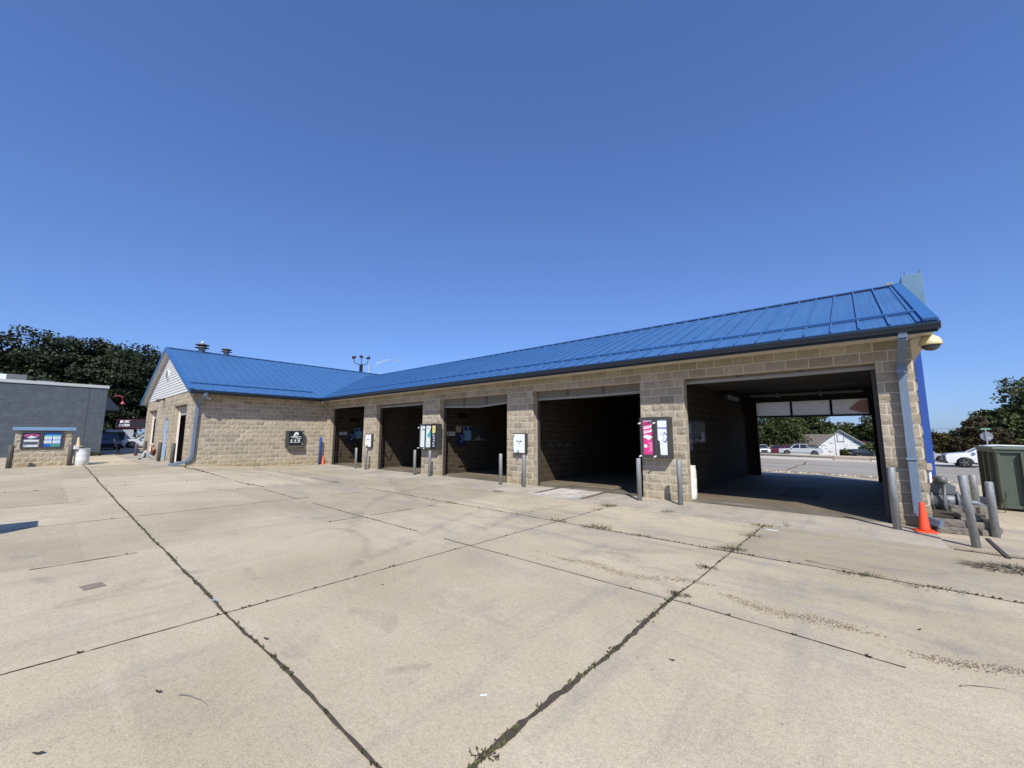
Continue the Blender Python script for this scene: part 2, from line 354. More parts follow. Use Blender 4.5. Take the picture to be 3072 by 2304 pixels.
# ------------------------------------------------------------------ ground, lot, road
def sheet(name, mat, us, vs, fn, kind='structure'):
    b = MB(); n = len(us)
    b.add([fn(u, v) for v in vs for u in us], [(j*n+i, j*n+i+1, (j+1)*n+i+1, (j+1)*n+i) for j in range(len(vs)-1) for i in range(n-1)], 0, True)
    o = b.build(name, mat, recalc=False); return tag(o, kind=kind)
def lin(a, b, st): n = max(1, round((b-a)/st)); return [a+(b-a)*i/n for i in range(n+1)]
xs = [-900,-400,-200,-120,-80] + lin(-60,60,3) + [80,120,200,400,900]; ys = [-900,-300,-120,-60] + lin(-40,100,3) + [120,160,240,400,900]
sheet('ground', M_earth, xs, ys, lambda x, y: (x, y, G(x, y)-.07))
sheet('concrete_lot', M_conc, lin(-46, 60, .8), lin(-42, 12.6, .8), lambda x, y: (x, y, G(x, y)))
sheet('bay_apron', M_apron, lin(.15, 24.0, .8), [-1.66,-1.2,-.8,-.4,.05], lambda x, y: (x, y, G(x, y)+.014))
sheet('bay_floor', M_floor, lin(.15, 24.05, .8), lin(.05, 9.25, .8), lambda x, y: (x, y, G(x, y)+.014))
b = MB()                                                 # edge of the raised apron slab
for i in range(24):
    x0, x1 = .15+i*.996, .15+(i+1)*.996
    b.add([(x0,-1.66,G(x0,-1.6)+.014),(x1,-1.66,G(x1,-1.6)+.014),(x1,-1.66,G(x1,-1.6)-.02),(x0,-1.66,G(x0,-1.6)-.02)], [(0,1,2,3)])
b.add([(24.0,-1.66,.014),(24.0,.0,.014),(24.0,.0,-.03),(24.0,-1.66,-.03)], [(0,1,2,3)])
tag(b.build('apron_edge', M_apron, recalc=False), kind='structure')
sheet('wing_apron', M_apron, lin(-13, -.5, .8), [-7.3,-6.9,-6.5,-6.1], lambda x, y: (x, y, G(x, y)+.012))
near = lambda x: max(14.8-.3*(x-19), 13.0) if x < 26 else 13.0
kerbl = lambda x: 39.1-.34*(x-14.9) if x > -40 else 57.8
def lerpsheet(name, mat, f0, f1, dz, nv=8, xs=lin(-40, 75, 2.5)):
    return sheet(name, mat, xs, [i/nv for i in range(nv+1)], lambda x, v: (x, f0(x)+(f1(x)-f0(x))*v, G(x, f0(x)+(f1(x)-f0(x))*v)+dz))
lerpsheet('road', M_asph, lambda x: near(x)-.4, kerbl, .012)
lerpsheet('sidewalk', M_kerb, kerbl, lambda x: kerbl(x)+9, .13, 4)
b = MB()
for i in range(46):
    x0 = -40+i*2.5; x1 = x0+2.5
    za, zb = G(x0,kerbl(x0)), G(x1,kerbl(x1))
    b.add([(x0,kerbl(x0),za+.13),(x1,kerbl(x1),zb+.13),(x1,kerbl(x1),zb-.02),(x0,kerbl(x0),za-.02)], [(0,1,2,3)])
tag(b.build('kerb', M_kerb, recalc=False), kind='structure')
lerpsheet('parking_lot', M_asph, lambda x: kerbl(x)+9, lambda x: kerbl(x)+34, .03, 6)
# crack across the road
b = MB(); pts = [(20.0,15.4),(19.95,18.5),(19.75,22),(19.9,25),(19.5,29),(19.2,33.5)]
for p, q in zip(pts, pts[1:]):
    b.add([(p[0]-.05,p[1],G(*p)+.018),(p[0]+.05,p[1],G(*p)+.018),(q[0]+.05,q[1],G(*q)+.018),(q[0]-.05,q[1],G(*q)+.018)], [(0,1,2,3)])
tag(b.build('road_crack', M_joint, recalc=False), kind='structure')
# rubble verge between the rear apron and the road
b = MB(); M_rub = mat_leaf('rubble', [(.2,.16,.11),(.42,.37,.3),(.12,.09,.06),(.6,.56,.5),(.3,.24,.17)], 0)
for i in range(2600):
    x = rnd.uniform(2, 40); y = near(x)-.55-rnd.random()**.8*1.3; s = rnd.uniform(.02,.09); z = G(x,y)
    a = rnd.random()*6.28; vs = []
    for k in range(4): vs.append((x+s*math.cos(a+k*1.57)*rnd.uniform(.6,1.3), y+s*math.sin(a+k*1.57)*rnd.uniform(.6,1.3), z))
    vs.append((x, y, z+s*rnd.uniform(.4,.9)))
    b.add(vs, [(0,1,4),(1,2,4),(2,3,4),(3,0,4)])
tag(b.build('gravel', M_rub, recalc=False), kind='stuff')
lerpsheet('verge', paint('verge_soil', (.22,.175,.115), .95, 0, .45, 3), lambda x: near(x)-1.9, lambda x: near(x)-.4, .006, 2)

TB = MB()
for (p, q) in (((15.9,1.1),(16.13,-1.3)),((17.44,1.4),(17.66,-1.4))):
    r = random.Random(3); prev = None
    for i in range(40):
        t = i/39; x = p[0]+(q[0]-p[0])*t; y = p[1]+(q[1]-p[1])*t; w = (.10-.05*t)*(.7+.6*r.random()); cur = ((x-w,y,G(x,y)+.019),(x+w,y,G(x,y)+.019))
        if prev: TB.add([prev[0],prev[1],cur[1],cur[0]], [(0,1,2,3)])
        prev = cur
def smear_mat():
    t = NT('tyre_smear'); t.out(t.mix((.13,.125,.118), (.2,.19,.175), t.noise(6, 4)), .9)
    tr = t.new('ShaderNodeBsdfTransparent'); mx = t.new('ShaderNodeMixShader'); uv = t.new('ShaderNodeUVMap'); sp = t.new('ShaderNodeSeparateXYZ'); t.link(uv.outputs[0], sp.inputs[0])
    edge = t.math('MULTIPLY', t.ramp(sp.outputs[1], [(0,0),(.35,1),(.65,1),(1,0)]), t.ramp(sp.outputs[0], [(0,0),(.2,1),(.75,1),(1,0)]))
    f = t.math('MULTIPLY', t.math('MULTIPLY', edge, t.ramp(t.noise(5, 6, .75), [(.38,0),(.7,1)])), .22)
    t.link(f, mx.inputs[0]); t.link(tr.outputs[0], mx.inputs[1]); t.link(t.b.outputs[0], mx.inputs[2]); t.link(mx.outputs[0], t.n['Material Output'].inputs[0]); return t.m
M_smear = smear_mat()
def smear(pts, w):                                       # worn rubber left by turning tyres, thin sheet on the slab
    P = []
    for i in range(len(pts)-1):
        a, b, c, d = [Vector((*pts[min(max(k,0),len(pts)-1)],0)) for k in (i-1,i,i+1,i+2)]
        for q in range(10):
            t = q/10; P.append(.5*((2*b)+(c-a)*t+(2*a-5*b+4*c-d)*t*t+(3*b-a-3*c+d)*t**3))
    P.append(Vector((*pts[-1],0))); n = len(P); vs = []; uvs = []
    for i, p in enumerate(P):
        d = (P[min(i+1,n-1)]-P[max(i-1,0)]).normalized(); nn = Vector((-d.y,d.x,0))
        for sg in (-1,1): q = p+nn*sg*w/2; vs.append((q.x,q.y,G(q.x,q.y)+.0035)); uvs.append((i/(n-1),(sg+1)/2))
    me = bpy.data.meshes.new('tyre_smear'); me.from_pydata(vs, [], [(2*i,2*i+2,2*i+3,2*i+1) for i in range(n-1)]); ul = me.uv_layers.new(name='UVMap')
    for lp in me.loops: ul.data[lp.index].uv = uvs[lp.vertex_index]
    me.materials.append(M_smear); o = bpy.data.objects.new('tyre_smear', me); COL.objects.link(o); tag(o, kind='structure')
smear([(19.94,-4.90),(20.65,-5.20),(21.17,-5.41),(21.60,-5.40)], .5); smear([(21.72,-4.92),(22.36,-4.92),(22.86,-4.85),(23.37,-4.90),(24.02,-4.82)], .4)
smear([(16.31,-7.71),(16.11,-7.15),(16.65,-6.89),(17.59,-7.18),(18.21,-7.64),(18.51,-7.95)], .22); smear([(18.3,-7.9),(18.03,-7.03),(17.83,-6.4)], .25); smear([(16.48,-3.2),(17.18,-5.17),(17.64,-6.21),(17.65,-6.9)], .28)
smear([(9.8,-1.9),(13.2,-3.6),(15.4,-4.6)], .4); smear([(17.9,-2.0),(17.75,-4.0),(18.4,-6.2)], .35); smear([(22.0,-2.1),(21.4,-4.0),(19.8,-5.6)], .3); smear([(17.4,-8.65),(17.7,-8.72),(18.0,-8.7)], .14); smear([(20.6,-8.75),(20.72,-8.55),(20.86,-8.45)], .12)
smear([(12.5,-1.9),(13.4,-4.2),(15.2,-6.0),(17.5,-7.4)], .3); smear([(16.9,-9.5),(17.3,-9.9),(17.4,-10.3)], .35)
tag(TB.build('wet_trail', paint('wet_concrete', (.15,.125,.095), .55, 0, .35, 9), recalc=False), kind='structure')
# pavement joints: jagged dirt filled strips, with moss and weeds along them
JB = MB(); MOSS = MB()
def joint(p, q, w0, w1, seed, gaps=0, moss=0, wob=.012):
    r = random.Random(seed); p = Vector((p[0],p[1],0)); q = Vector((q[0],q[1],0)); d = q-p; L = d.length; d.normalize(); nn = Vector((-d.y,d.x,0))
    st = .05 if L < 16 else .11; N = int(L/st); prev = None; w = w0
    ph = r.random()*50
    for i in range(N+1):
        t = i*L/N; c = p + d*t
        off = mnoise.noise(Vector((ph, t*.8, 0)))*wob*2 + mnoise.noise(Vector((ph, t*7, 3)))*wob*.7
        w = (w0+(w1-w0)*t/L)*(.55+.6*abs(mnoise.noise(Vector((ph+9, t*1.7, 0))))*2 + .45*r.random())
        skip = gaps and mnoise.noise(Vector((ph+20, t*.55, 1))) < (gaps-.5)
        if skip: prev = None; continue
        A = c + nn*(off+w*r.uniform(.3,.72)); B = c + nn*(off-w*r.uniform(.3,.72))
        cur = ((A.x,A.y,G(A.x,A.y)+.005),(B.x,B.y,G(B.x,B.y)+.005))
        if prev: JB.add([prev[0],prev[1],cur[1],cur[0]], [(0,1,2,3)])
        prev = cur
        if moss and r.random() < moss*(.3+1.4*max(0, mnoise.noise(Vector((ph+5, t*1.1, 2)))+.25)):
            for k in range(5):
                x = c.x+r.gauss(0, w*.45)+nn.x*off; y = c.y+r.gauss(0, w*.45)+nn.y*off; h = r.uniform(.006,.022); a = r.random()*6.28; s = r.uniform(.006,.018)
                z = G(x,y)+.005
                MOSS.add([(x-s*math.cos(a),y-s*math.sin(a),z),(x+s*math.cos(a),y+s*math.sin(a),z),(x+r.uniform(-.02,.02),y+r.uniform(-.02,.02),z+h)], [(0,1,2)])
joint((-13,-9.19),(21.8,-9.19), .024,.022, 1, 0, .75, .01)
joint((18.7,-13),(18.7,-6.2), .011,.011, 2, 0, .2, .006)
joint((18.72,-6.2),(18.7,-1.66), .012,.01, 3, .3, .1, .006)
joint((21.62,-13),(21.64,-5.9), .042,.034, 4, 0, 1.0, .014)
joint((21.64,-6.0),(21.68,-3.7), .016,.013, 5, .1, .2, .01)
joint((21.68,-3.8),(21.7,-1.66), .016,.018, 6, 0, .5, .012)
joint((-1,-6.1),(21.65,-6.19), .024,.01, 7, .35, .25, .008)
joint((21.65,-6.19),(23.3,-6.28), .012,.008, 8, .35, .1, .01)
joint((.8,-3.75),(18.8,-3.93), .02,.018, 9, .25, .4, .012)
joint((18.8,-3.93),(30,-4.05), .016,.018, 10, 0, .8, .013)
joint((.4,-1.62),(24.05,-1.63), .02,.018, 11, .15, .15, .006)
joint((24.05,-1.63),(27.5,-1.9), .05,.02, 12, .1, .3, .02)
for i, (x, g) in enumerate(((15.6,.38),(12.35,.12),(9.3,.35),(6.2,.2),(3.2,.45),(.1,.2),(-3,.35),(-6,.3))):
    joint((x,-16),(x,-6.15), .02,.017, 20+i, g, .1, .008)
    if i < 5: joint((x,-6.15),(x,-3.9), .02,.016, 40+i, .45, .1, .008)
joint((-2,-6.4),(4.2,-6.1), .06,.05, 60, .1, .5, .05); joint((8.2,-6.1),(9.4,-5.95), .05,.03, 61, 0, .3, .03)
joint((25.4,-16),(25.4,-4.1), .02,.02, 62, .2, .2, .01)
tag(JB.build('pavement_joint', M_joint, recalc=False), kind='structure')
M_moss = mat_leaf('moss_leaf', [(.05,.045,.02),(.08,.075,.028),(.045,.065,.018),(.11,.10,.045)], .1)
tag(MOSS.build('moss', M_moss, recalc=False), kind='stuff')
# brown leaf litter drifted in a line along the slab
b = MB(); M_lit = mat_leaf('leaf_litter_brown', [(.20,.135,.085),(.32,.24,.16),(.26,.18,.115)], .1)
for i in range(5200):
    if i < 4400:
        x = rnd.uniform(19.6, 25.5); y = -5.72+.12*math.sin(x*2.1)+.1*math.sin(x*5)-.02*(x-20)+rnd.gauss(0,.055); keep = mnoise.noise(Vector((x*1.3,y*5,4))) > -.22
    else:
        x = rnd.uniform(24.1, 25.4); y = -1.55-.1*(x-24)+rnd.gauss(0,.07); keep = True
    if not keep: continue
    a = rnd.random()*6.28; s = rnd.uniform(.003,.008); z = G(x,y)+.004
    b.add([(x+s*math.cos(a),y+s*math.sin(a),z),(x+s*.5*math.cos(a+1.7),y+s*.5*math.sin(a+1.7),z+rnd.uniform(.002,.01)),(x-s*math.cos(a),y-s*math.sin(a),z+.003),(x-s*.5*math.cos(a+1.7),y-s*.5*math.sin(a+1.7),z)], [(0,1,2,3)])
tag(b.build('leaf_litter', M_lit, recalc=False), kind='stuff')

# ------------------------------------------------------------------ split-face block walls
BH, BL = .2032, .4064
def blocks(mb, O, u, n, L, z0, z1, openings=(), seed=1, phase=0, m=0, mm=1, rel=1.0, quoin=None):
    """rough blocks over a recessed mortar bed; O origin at z=0, u along, n outward"""
    r = random.Random(seed); O = Vector(O); u = Vector(u); n = Vector(n); Z = Vector((0,0,1)); g = .0078
    k = int(math.floor(z0/BH + 1e-6))
    while k*BH < z1-1e-4:
        za, zb = max(k*BH, z0), min((k+1)*BH, z1)
        iv = [(0, L)]
        for (a, c, y0, y1) in openings:
            if y0 < zb-.02 and y1 > za+.02:
                new = []
                for s, e in iv:
                    if c <= s or a >= e: new.append((s, e)); continue
                    if a > s+.02: new.append((s, a))
                    if c < e-.02: new.append((c, e))
                iv = new
        for s, e in iv:
            mb.add([O+u*s+n*.014+Z*za, O+u*e+n*.014+Z*za, O+u*e+n*.014+Z*zb, O+u*s+n*.014+Z*zb], [(0,1,2,3)], mm)
            xk = math.floor((s-phase)/BL)*BL + phase + (k % 2)*BL/2 - BL
            while xk < e:
                a, c = max(xk, s), min(xk+BL, e); xk += BL
                if c-a < .03: continue
                a2, c2, b0, b1 = a+(g if a > s else .001), c-(g if c < e else .001), za+g, zb-g
                nx = max(2, round((c2-a2)/.065)); nz = 3; sd = r.random()*100; vs = []
                tilt = r.uniform(-.008,.008); tz = r.uniform(-.008,.008)
                for j in range(nz+1):
                    for i in range(nx+1):
                        x = a2+(c2-a2)*i/nx; z = b0+(b1-b0)*j/nz
                        edge = i in (0, nx) or j in (0, nz)
                        if edge: d = .0145 + (.003*r.random())
                        else: d = .022 + (mnoise.noise(Vector((x*9, z*9, sd)))*.011 + r.uniform(-.008,.009) + tilt*(i/nx-.5)*2 + tz*(j/nz-.5)*2)*rel; d = max(d, .0172)
                        if not edge: x += r.uniform(-.012,.012); z += r.uniform(-.01,.01)
                        vs.append(O+u*x+n*d+Z*z)
                w = nx+1; fs = [(j*w+i, j*w+i+1, (j+1)*w+i+1, (j+1)*w+i) for j in range(nz) for i in range(nx)]
                ring = [i for i in range(w)] + [j*w+nx for j in range(1, nz+1)] + [nz*w+i for i in range(nx-1, -1, -1)] + [j*w for j in range(nz-1, 0, -1)]
                base = len(vs)
                for q in ring:
                    p = vs[q]; vs.append(p - n*((p-O).dot(n)) + n*.002)
                R = len(ring)
                for i in range(R): fs.append((ring[(i+1) % R], ring[i], base+i, base+(i+1) % R))
                mb.add(vs, fs, m)
        k += 1

BAYS = [(.579,4.279),(5.415,9.123),(10.262,13.932),(15.066,18.735),(19.881,23.476)]
WX = .14                                                # face of the wing's long wall
WALL_W, ZS, ZO, EO, ZE, WL, WW = 23.996, 3.433, 3.048, .70, 3.58, 6.15, 12.85
RX, RZ, MY, MZ = -6.42, 6.456, 4.50, 5.72
DEP = 9.23
carwash = thing('car_wash', 'long tan block car wash with blue metal roof, open bays and gabled wing', 'car wash')
MATS3 = [M_block, M_mortar, M_smooth]
edges = [WX-.04] + [v for b_ in BAYS for v in b_] + [WALL_W]
for i in range(6):                                      # the front piers
    x0, x1 = edges[2*i], edges[2*i+1]; mb = MB(); zb = G((x0+x1)/2, 0)-.05
    blocks(mb, (x0,0,0), (1,0,0), (0,-1,0), x1-x0, zb, ZO, (), 10+i, .1, rel=1.2)
    mb.box(x0+.001, x1-.001, 0, .2, zb, ZO-.001, 2)
    if i == 5: blocks(mb, (x1,0,0), (0,1,0), (1,0,0), .9, zb, ZO, (), 77, .05)
    mb.build('pier', MATS3, carwash)
mb = MB(); blocks(mb, (WX-.04,0,0), (1,0,0), (0,-1,0), WALL_W-WX+.04, ZO, ZS+.03, (), 30, .2, rel=.8); mb.box(WX-.03, WALL_W-.001, 0, .2, ZO+.001, ZS+.1, 2)
mb.build('lintel', MATS3, carwash)
mb = MB(); blocks(mb, (WX,-WL,0), (0,1,0), (1,0,0), WL, -.1, ZS+.03, (), 31, .13, rel=1.1); mb.box(WX-.2, WX-.001, -WL+.2, .0, -.1, ZS+.1, 2)
mb.build('wing_wall', MATS3, carwash)
D1, D2, SD = (-12.0,-9.05,ZO), (-4.0,-.98,ZO), (-6.3,-5.25,2.42)
gop = [(D1[0]+WW, D1[1]+WW, -1, ZO), (D2[0]+WW, D2[1]+WW, -1, ZO), (SD[0]+WW, SD[1]+WW, -1, SD[2])]
mb = MB(); blocks(mb, (-WW,-WL,0), (1,0,0), (0,-1,0), WW+WX, -.05, ZS+.2, gop, 32, .2, rel=1.0)
for s, e in ((-WW,D1[0]),(D1[1],SD[0]),(SD[1],D2[0]),(D2[1],WX)): mb.box(s+.001, e-.001, -WL+.001, -WL+.2, -.05, ZO, 2)
mb.box(-WW+.002, WX-.002, -WL+.001, -WL+.2, ZO+.001, ZS+.2, 2); mb.box(SD[0], SD[1], -WL+.002, -WL+.2, SD[2], ZO, 2)
mb.build('gable_wall', MATS3, carwash)
# side, rear and inner walls, ceiling
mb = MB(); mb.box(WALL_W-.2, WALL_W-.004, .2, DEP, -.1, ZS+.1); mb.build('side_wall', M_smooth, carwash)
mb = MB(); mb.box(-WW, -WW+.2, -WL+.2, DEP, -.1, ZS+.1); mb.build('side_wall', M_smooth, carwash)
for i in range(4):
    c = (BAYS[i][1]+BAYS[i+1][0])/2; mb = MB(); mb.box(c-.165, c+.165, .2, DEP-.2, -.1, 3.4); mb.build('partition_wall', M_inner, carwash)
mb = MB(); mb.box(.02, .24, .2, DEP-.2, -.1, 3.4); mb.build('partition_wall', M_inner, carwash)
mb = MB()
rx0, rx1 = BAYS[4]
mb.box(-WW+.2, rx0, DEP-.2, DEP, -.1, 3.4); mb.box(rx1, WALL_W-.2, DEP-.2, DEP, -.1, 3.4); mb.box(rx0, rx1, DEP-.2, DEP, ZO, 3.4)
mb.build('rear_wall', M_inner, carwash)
mb = MB(); mb.box(.02, WALL_W-.2, .2, DEP-.2, 3.36, 3.40); mb.box(-WW+.2, .0, -WL+.2, DEP-.2, 3.36, 3.40); mb.build('ceiling', paint('ceiling_panel', (.05,.046,.04), .8), carwash)  # ceiling colour kept low to stand in for the bays' shade
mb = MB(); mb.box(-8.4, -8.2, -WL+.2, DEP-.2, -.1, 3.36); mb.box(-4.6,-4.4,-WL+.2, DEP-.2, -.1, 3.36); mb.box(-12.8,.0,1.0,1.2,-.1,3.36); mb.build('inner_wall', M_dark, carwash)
# overhead doors rolled up under the lintels
def odoor(x0, x1, y, zb, zbm=None, zt=ZO, seams=3):
    zbm = zb if zbm is None else zbm; xm = (x0*.46+x1*.54); mb = MB()
    for (a, za), (c, zc) in (((x0, zb), (xm, zbm)), ((xm, zbm), (x1, zb+.02))):
        mb.add([(a,y,za),(c,y,zc),(c,y,zt),(a,y,zt),(a,y+.05,za),(c,y+.05,zc),(c,y+.05,zt),(a,y+.05,zt)], [(0,1,2,3),(4,7,6,5),(0,4,5,1)], 0)
        mb.add([(a,y-.012,za-.03),(c,y-.012,zc-.03),(c,y-.012,zc+.035),(a,y-.012,za+.035),(a,y+.06,za-.03),(c,y+.06,zc-.03),(c,y+.06,zc+.035),(a,y+.06,za+.035)], [(0,1,2,3),(4,7,6,5),(0,4,5,1),(3,2,6,7)], 1)
    for i in range(1, seams):
        x = x0+(x1-x0)*i/seams; mb.box(x-.06, x+.06, y-.006, y-.001, min(zb,zbm)+.05, zt-.005, 2)
    mb.box(x0, x1, y+.25, y+2.7, 2.98, 3.02, 3)  # horizontal run of the same door, its shade painted in by a darker colour
    return mb.build('garage_door', [M_doorgrey, M_doorstrip, paint('rust_stain', (.095,.08,.068), .8), M_dark], carwash, recalc=True)
odoor(4.279+1.136, 9.123, .2, 2.92); odoor(10.262, 13.932, .2, 2.74, 2.66); odoor(15.066, 18.735, .2, 2.78); odoor(19.881, 23.476, .2, 2.945)
for (a, c) in BAYS:                                     # steel door tracks
    for x in ((a, c-.07) if a < 19 else (c-.07,)):
        mb = MB(); mb.box(x+.005, x+.065, .21, .29, G(x,0), 2.95); mb.tube([(x+.035,.25,2.9),(x+.035,.35,3.05),(x+.035,.6,3.1),(x+.035,3,3.1)], .03, 6)
        mb.build('door_track', paint('track_steel', (.07,.065,.06), .6, .3), carwash)
for x, y0, z1 in ((14.985, .205, ZO),):
    mb = MB(); mb.box(x, x+.078, y0-.03, y0+.03, .0, z1-.004); mb.build('jamb_trim', M_whitetrim, carwash)
# rear door of the drive-through bay: translucent panes
ry = DEP-.26; mb = MB(); mb.box(rx0-.1, rx1+.1, ry, ry+.05, 2.36, 2.43); mb.box(rx0-.1, rx1+.1, ry, ry+.05, 2.985, 3.36)
for x in (rx0-.02, 21.1, 22.35, rx1-.03): mb.box(x-.03 if x > rx0 else x, x+.04, ry+.001, ry+.049, 2.43, 2.985)
rd = mb.build('rear_garage_door', M_black, carwash)
tp = NT('frosted_pane'); tp.out(tp.mix((.40,.44,.45), (.52,.56,.57), tp.noise(4, 5, .7)), .4); tr_ = tp.new('ShaderNodeBsdfTranslucent'); tr_.inputs[0].default_value = (.95,.88,.76,1); mx_ = tp.new('ShaderNodeMixShader'); mx_.inputs[0].default_value = .75
tp.link(tp.b.outputs[0], mx_.inputs[1]); tp.link(tr_.outputs[0], mx_.inputs[2]); tp.link(mx_.outputs[0], tp.n['Material Output'].inputs[0]); M_pane = tp.m
ta = NT('faded_red_arrow'); ta.out((.42,.3,.29), .6); tb_ = ta.new('ShaderNodeBsdfTranslucent'); tb_.inputs[0].default_value = (.80,.58,.54,1); tm_ = ta.new('ShaderNodeMixShader'); tm_.inputs[0].default_value = .8
ta.link(ta.b.outputs[0], tm_.inputs[1]); ta.link(tb_.outputs[0], tm_.inputs[2]); ta.link(tm_.outputs[0], ta.n['Material Output'].inputs[0]); M_arrow = ta.m
for i, (a, c) in enumerate(((rx0,21.07),(21.14,22.32),(22.39,rx1-.06))):
    mb = MB(); mb.box(a, c, ry+.02, ry+.03, 2.43, 2.985); mb.build('pane', M_pane, rd)
mb = MB(); mb.prism([(22.85,2.62),(23.2,2.95),(23.41,2.95),(23.41,2.47),(23.2,2.47)], 'y', ry+.0325, ry+.0335); mb.build('arrow_mark', M_arrow, rd)
mb = MB()
for y in (6.2, 6.5): mb.box(20.2, 23.3, y, y+.05, 3.02, 3.07)
for x in (21.0, 22.2): mb.box(x, x+.06, 6.1, 6.6, 2.98, 3.1)
mb.build('door_rail', paint('rail_grey', (.2,.2,.19), .5, .3), carwash)
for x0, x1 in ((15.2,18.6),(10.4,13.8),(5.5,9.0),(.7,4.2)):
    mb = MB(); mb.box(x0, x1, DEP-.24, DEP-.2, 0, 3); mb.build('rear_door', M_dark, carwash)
# gable doors
def wing_door(d):
    mb = MB(); mb.box(d[0]+.1, d[1]-.02, -WL+.28, -WL+.33, 2.58, ZO-.003); o = mb.build('garage_door', paint('frosted_door', (.33,.33,.31), .5, 0, .2, 2), carwash)
    mb = MB(); mb.box(d[0]+.1, d[1]-.02, -WL+.262, -WL+.34, 2.55, 2.615); mb.build('door_seal', M_doorstrip, o)
    mb = MB(); mb.box(d[0]+.002, d[0]+.06, -WL+.2, -WL+.275, .12, ZO-.03); mb.build('jamb_trim', M_whitetrim, carwash)
wing_door(D1); wing_door(D2)
mb = MB(); mb.box(SD[0]+.06, SD[1]-.06, -WL+.05, -WL+.1, .16, SD[2]-.06); sd = mb.build('service_door', M_lblue, carwash)
mb = MB(); mb.box(SD[0], SD[0]+.058, -WL+.02, -WL+.14, .12, SD[2]-.004); mb.box(SD[1]-.058, SD[1], -WL+.02, -WL+.14, .12, SD[2]-.004); mb.box(SD[0]+.06, SD[1]-.06, -WL+.02, -WL+.14, SD[2]-.058, SD[2]-.004); mb.build('door_frame', M_lblue, sd)
mb = MB(); mb.box(SD[1]-.2, SD[1]-.12, -WL+.0, -WL+.05, 1.08, 1.14); mb.build('door_handle', M_char, sd); mb = MB(); mb.box(SD[1]-.55,SD[1]-.35,-WL+.04,-WL+.049,1.6,1.85); mb.build('notice_plate', M_char, sd)
# ---- roofs
def slab(mb, pts, t=.05, m=0):
    pts = [Vector(p) for p in pts]; nrm = (pts[1]-pts[0]).cross(pts[2]-pts[0]).normalized()
    if nrm.z < 0: nrm = -nrm
    n = len(pts); vs = pts + [p-nrm*t for p in pts]
    mb.add(vs, [tuple(range(n)), tuple(range(n, 2*n))[::-1]] + [(i, i+n, (i+1) % n+n, (i+1) % n) for i in range(n)], m); return nrm
E1 = WALL_W+.30
sl_m = (MZ-ZE)/(MY+EO)
XV = EO+WX-(MZ-ZE)/sl_m
mb = MB()
n1 = slab(mb, [(E1,-EO,ZE),(E1,MY,MZ),(XV,MY,MZ),(EO+WX,-EO,ZE)])
slab(mb, [(E1,8.6,MZ-4.1*sl_m),(E1,MY,MZ),(XV,MY,MZ),(-6,MY,MZ),(-6,8.6,MZ-4.1*sl_m)])
mroof = mb.build('main_roof', M_roof, carwash)
mb = MB(); x = 24.13                                     # standing seams, faint pencil ribs between
def zmain(y): return ZE+(y+EO)*sl_m
while x > XV+.1:
    y0 = -EO if x > EO+WX else -EO+(EO+WX-x)
    mb.bar(Vector((x,y0,zmain(y0)))+n1*.014, Vector((x,MY-.04,zmain(MY-.04)))+n1*.024, .028, .05, 0, n1)
    for dx in (.105,.21,.315):
        if x-dx > XV+.2:
            y1 = -EO if x-dx > EO+WX else -EO+(EO+WX-x+dx); mb.bar(Vector((x-dx,y1,zmain(y1)))+n1*.0015, Vector((x-dx,MY-.06,zmain(MY-.06)))+n1*.0015, .03, .005, 0, n1)
    x -= .4175
mb.build('standing_seam', M_roof, mroof)
mb = MB(); y = .2; mb.bar(Vector((.55,y,zmain(y)))+n1*.045, Vector((E1-.02,y,zmain(y)))+n1*.045, .10, .035, 0, n1)
x = 24.13
while x > .6: mb.bar(Vector((x,y-.03,zmain(y-.03)))+n1*.014, Vector((x,y+.03,zmain(y+.03)))+n1*.014, .05, .05, 0, n1); x -= .4175
mb.build('snow_guard', M_trim, mroof)
mb = MB(); mb.bar((XV+.3,MY,MZ+.025), (E1-.02,MY,MZ+.025), .22, .03, 0); mb.build('ridge_cap', M_trim, mroof)
def rake(name, A, B, nrm, w, par, side):
    mb = MB(); A = Vector(A); B = Vector(B); side = Vector(side)
    mb.bar(A+nrm*.03-side*(w/2), B+nrm*.03-side*(w/2), w, .05, 0, nrm); mb.bar(A-nrm*.07+side*.012, B-nrm*.07+side*.012, .03, .2, 0, nrm)
    mb.bar(A+nrm*.012-side*(w+.05), B+nrm*.012-side*(w+.05), .05, .02, 0, nrm)
    return mb.build(name, M_trim, par)
rake('rake_trim', (E1,-EO-.02,ZE), (E1,MY,MZ), n1, .17, mroof, (1,0,0))
nr = Vector((0, sl_m, 1)).normalized(); rake('rake_trim', (E1,8.6,MZ-4.1*sl_m), (E1,MY,MZ), nr, .17, mroof, (1,0,0))
# wing roof
EW = EO+WX; sl_w = (RZ-ZE)/(EW-RX); YF = -WL-.30; XLE = 2*RX-EW
mb = MB(); n2 = slab(mb, [(EW,YF,ZE),(EW,-EO,ZE),(RX,EW-RX-EO,RZ),(RX,YF,RZ)]); slab(mb, [(RX,EW-RX-EO,RZ),(RX,DEP+1,RZ),(-3,DEP+1,ZE+(EW+3)*sl_w-.02),(XV,MY+.2,MZ-.03)])
n3 = slab(mb, [(XLE,YF,ZE),(XLE,DEP+1,ZE),(RX,DEP+1,RZ),(RX,YF,RZ)])
wroof = mb.build('wing_roof', M_roof, carwash)
mb = MB(); y = YF+.42
while y < 6:
    xe = EW if y < -EO else EW-(y+EO)
    if xe > RX+.2: mb.bar(Vector((xe,y,ZE+(EW-xe)*sl_w))+n2*.014, Vector((RX+.04,y,RZ-.04*sl_w))+n2*.024, .028, .05, 0, n2)
    mb.bar(Vector((XLE,y,ZE))+n3*.014, Vector((RX-.04,y,RZ-.04*sl_w))+n3*.014, .026, .03, 0, n3); y += .44
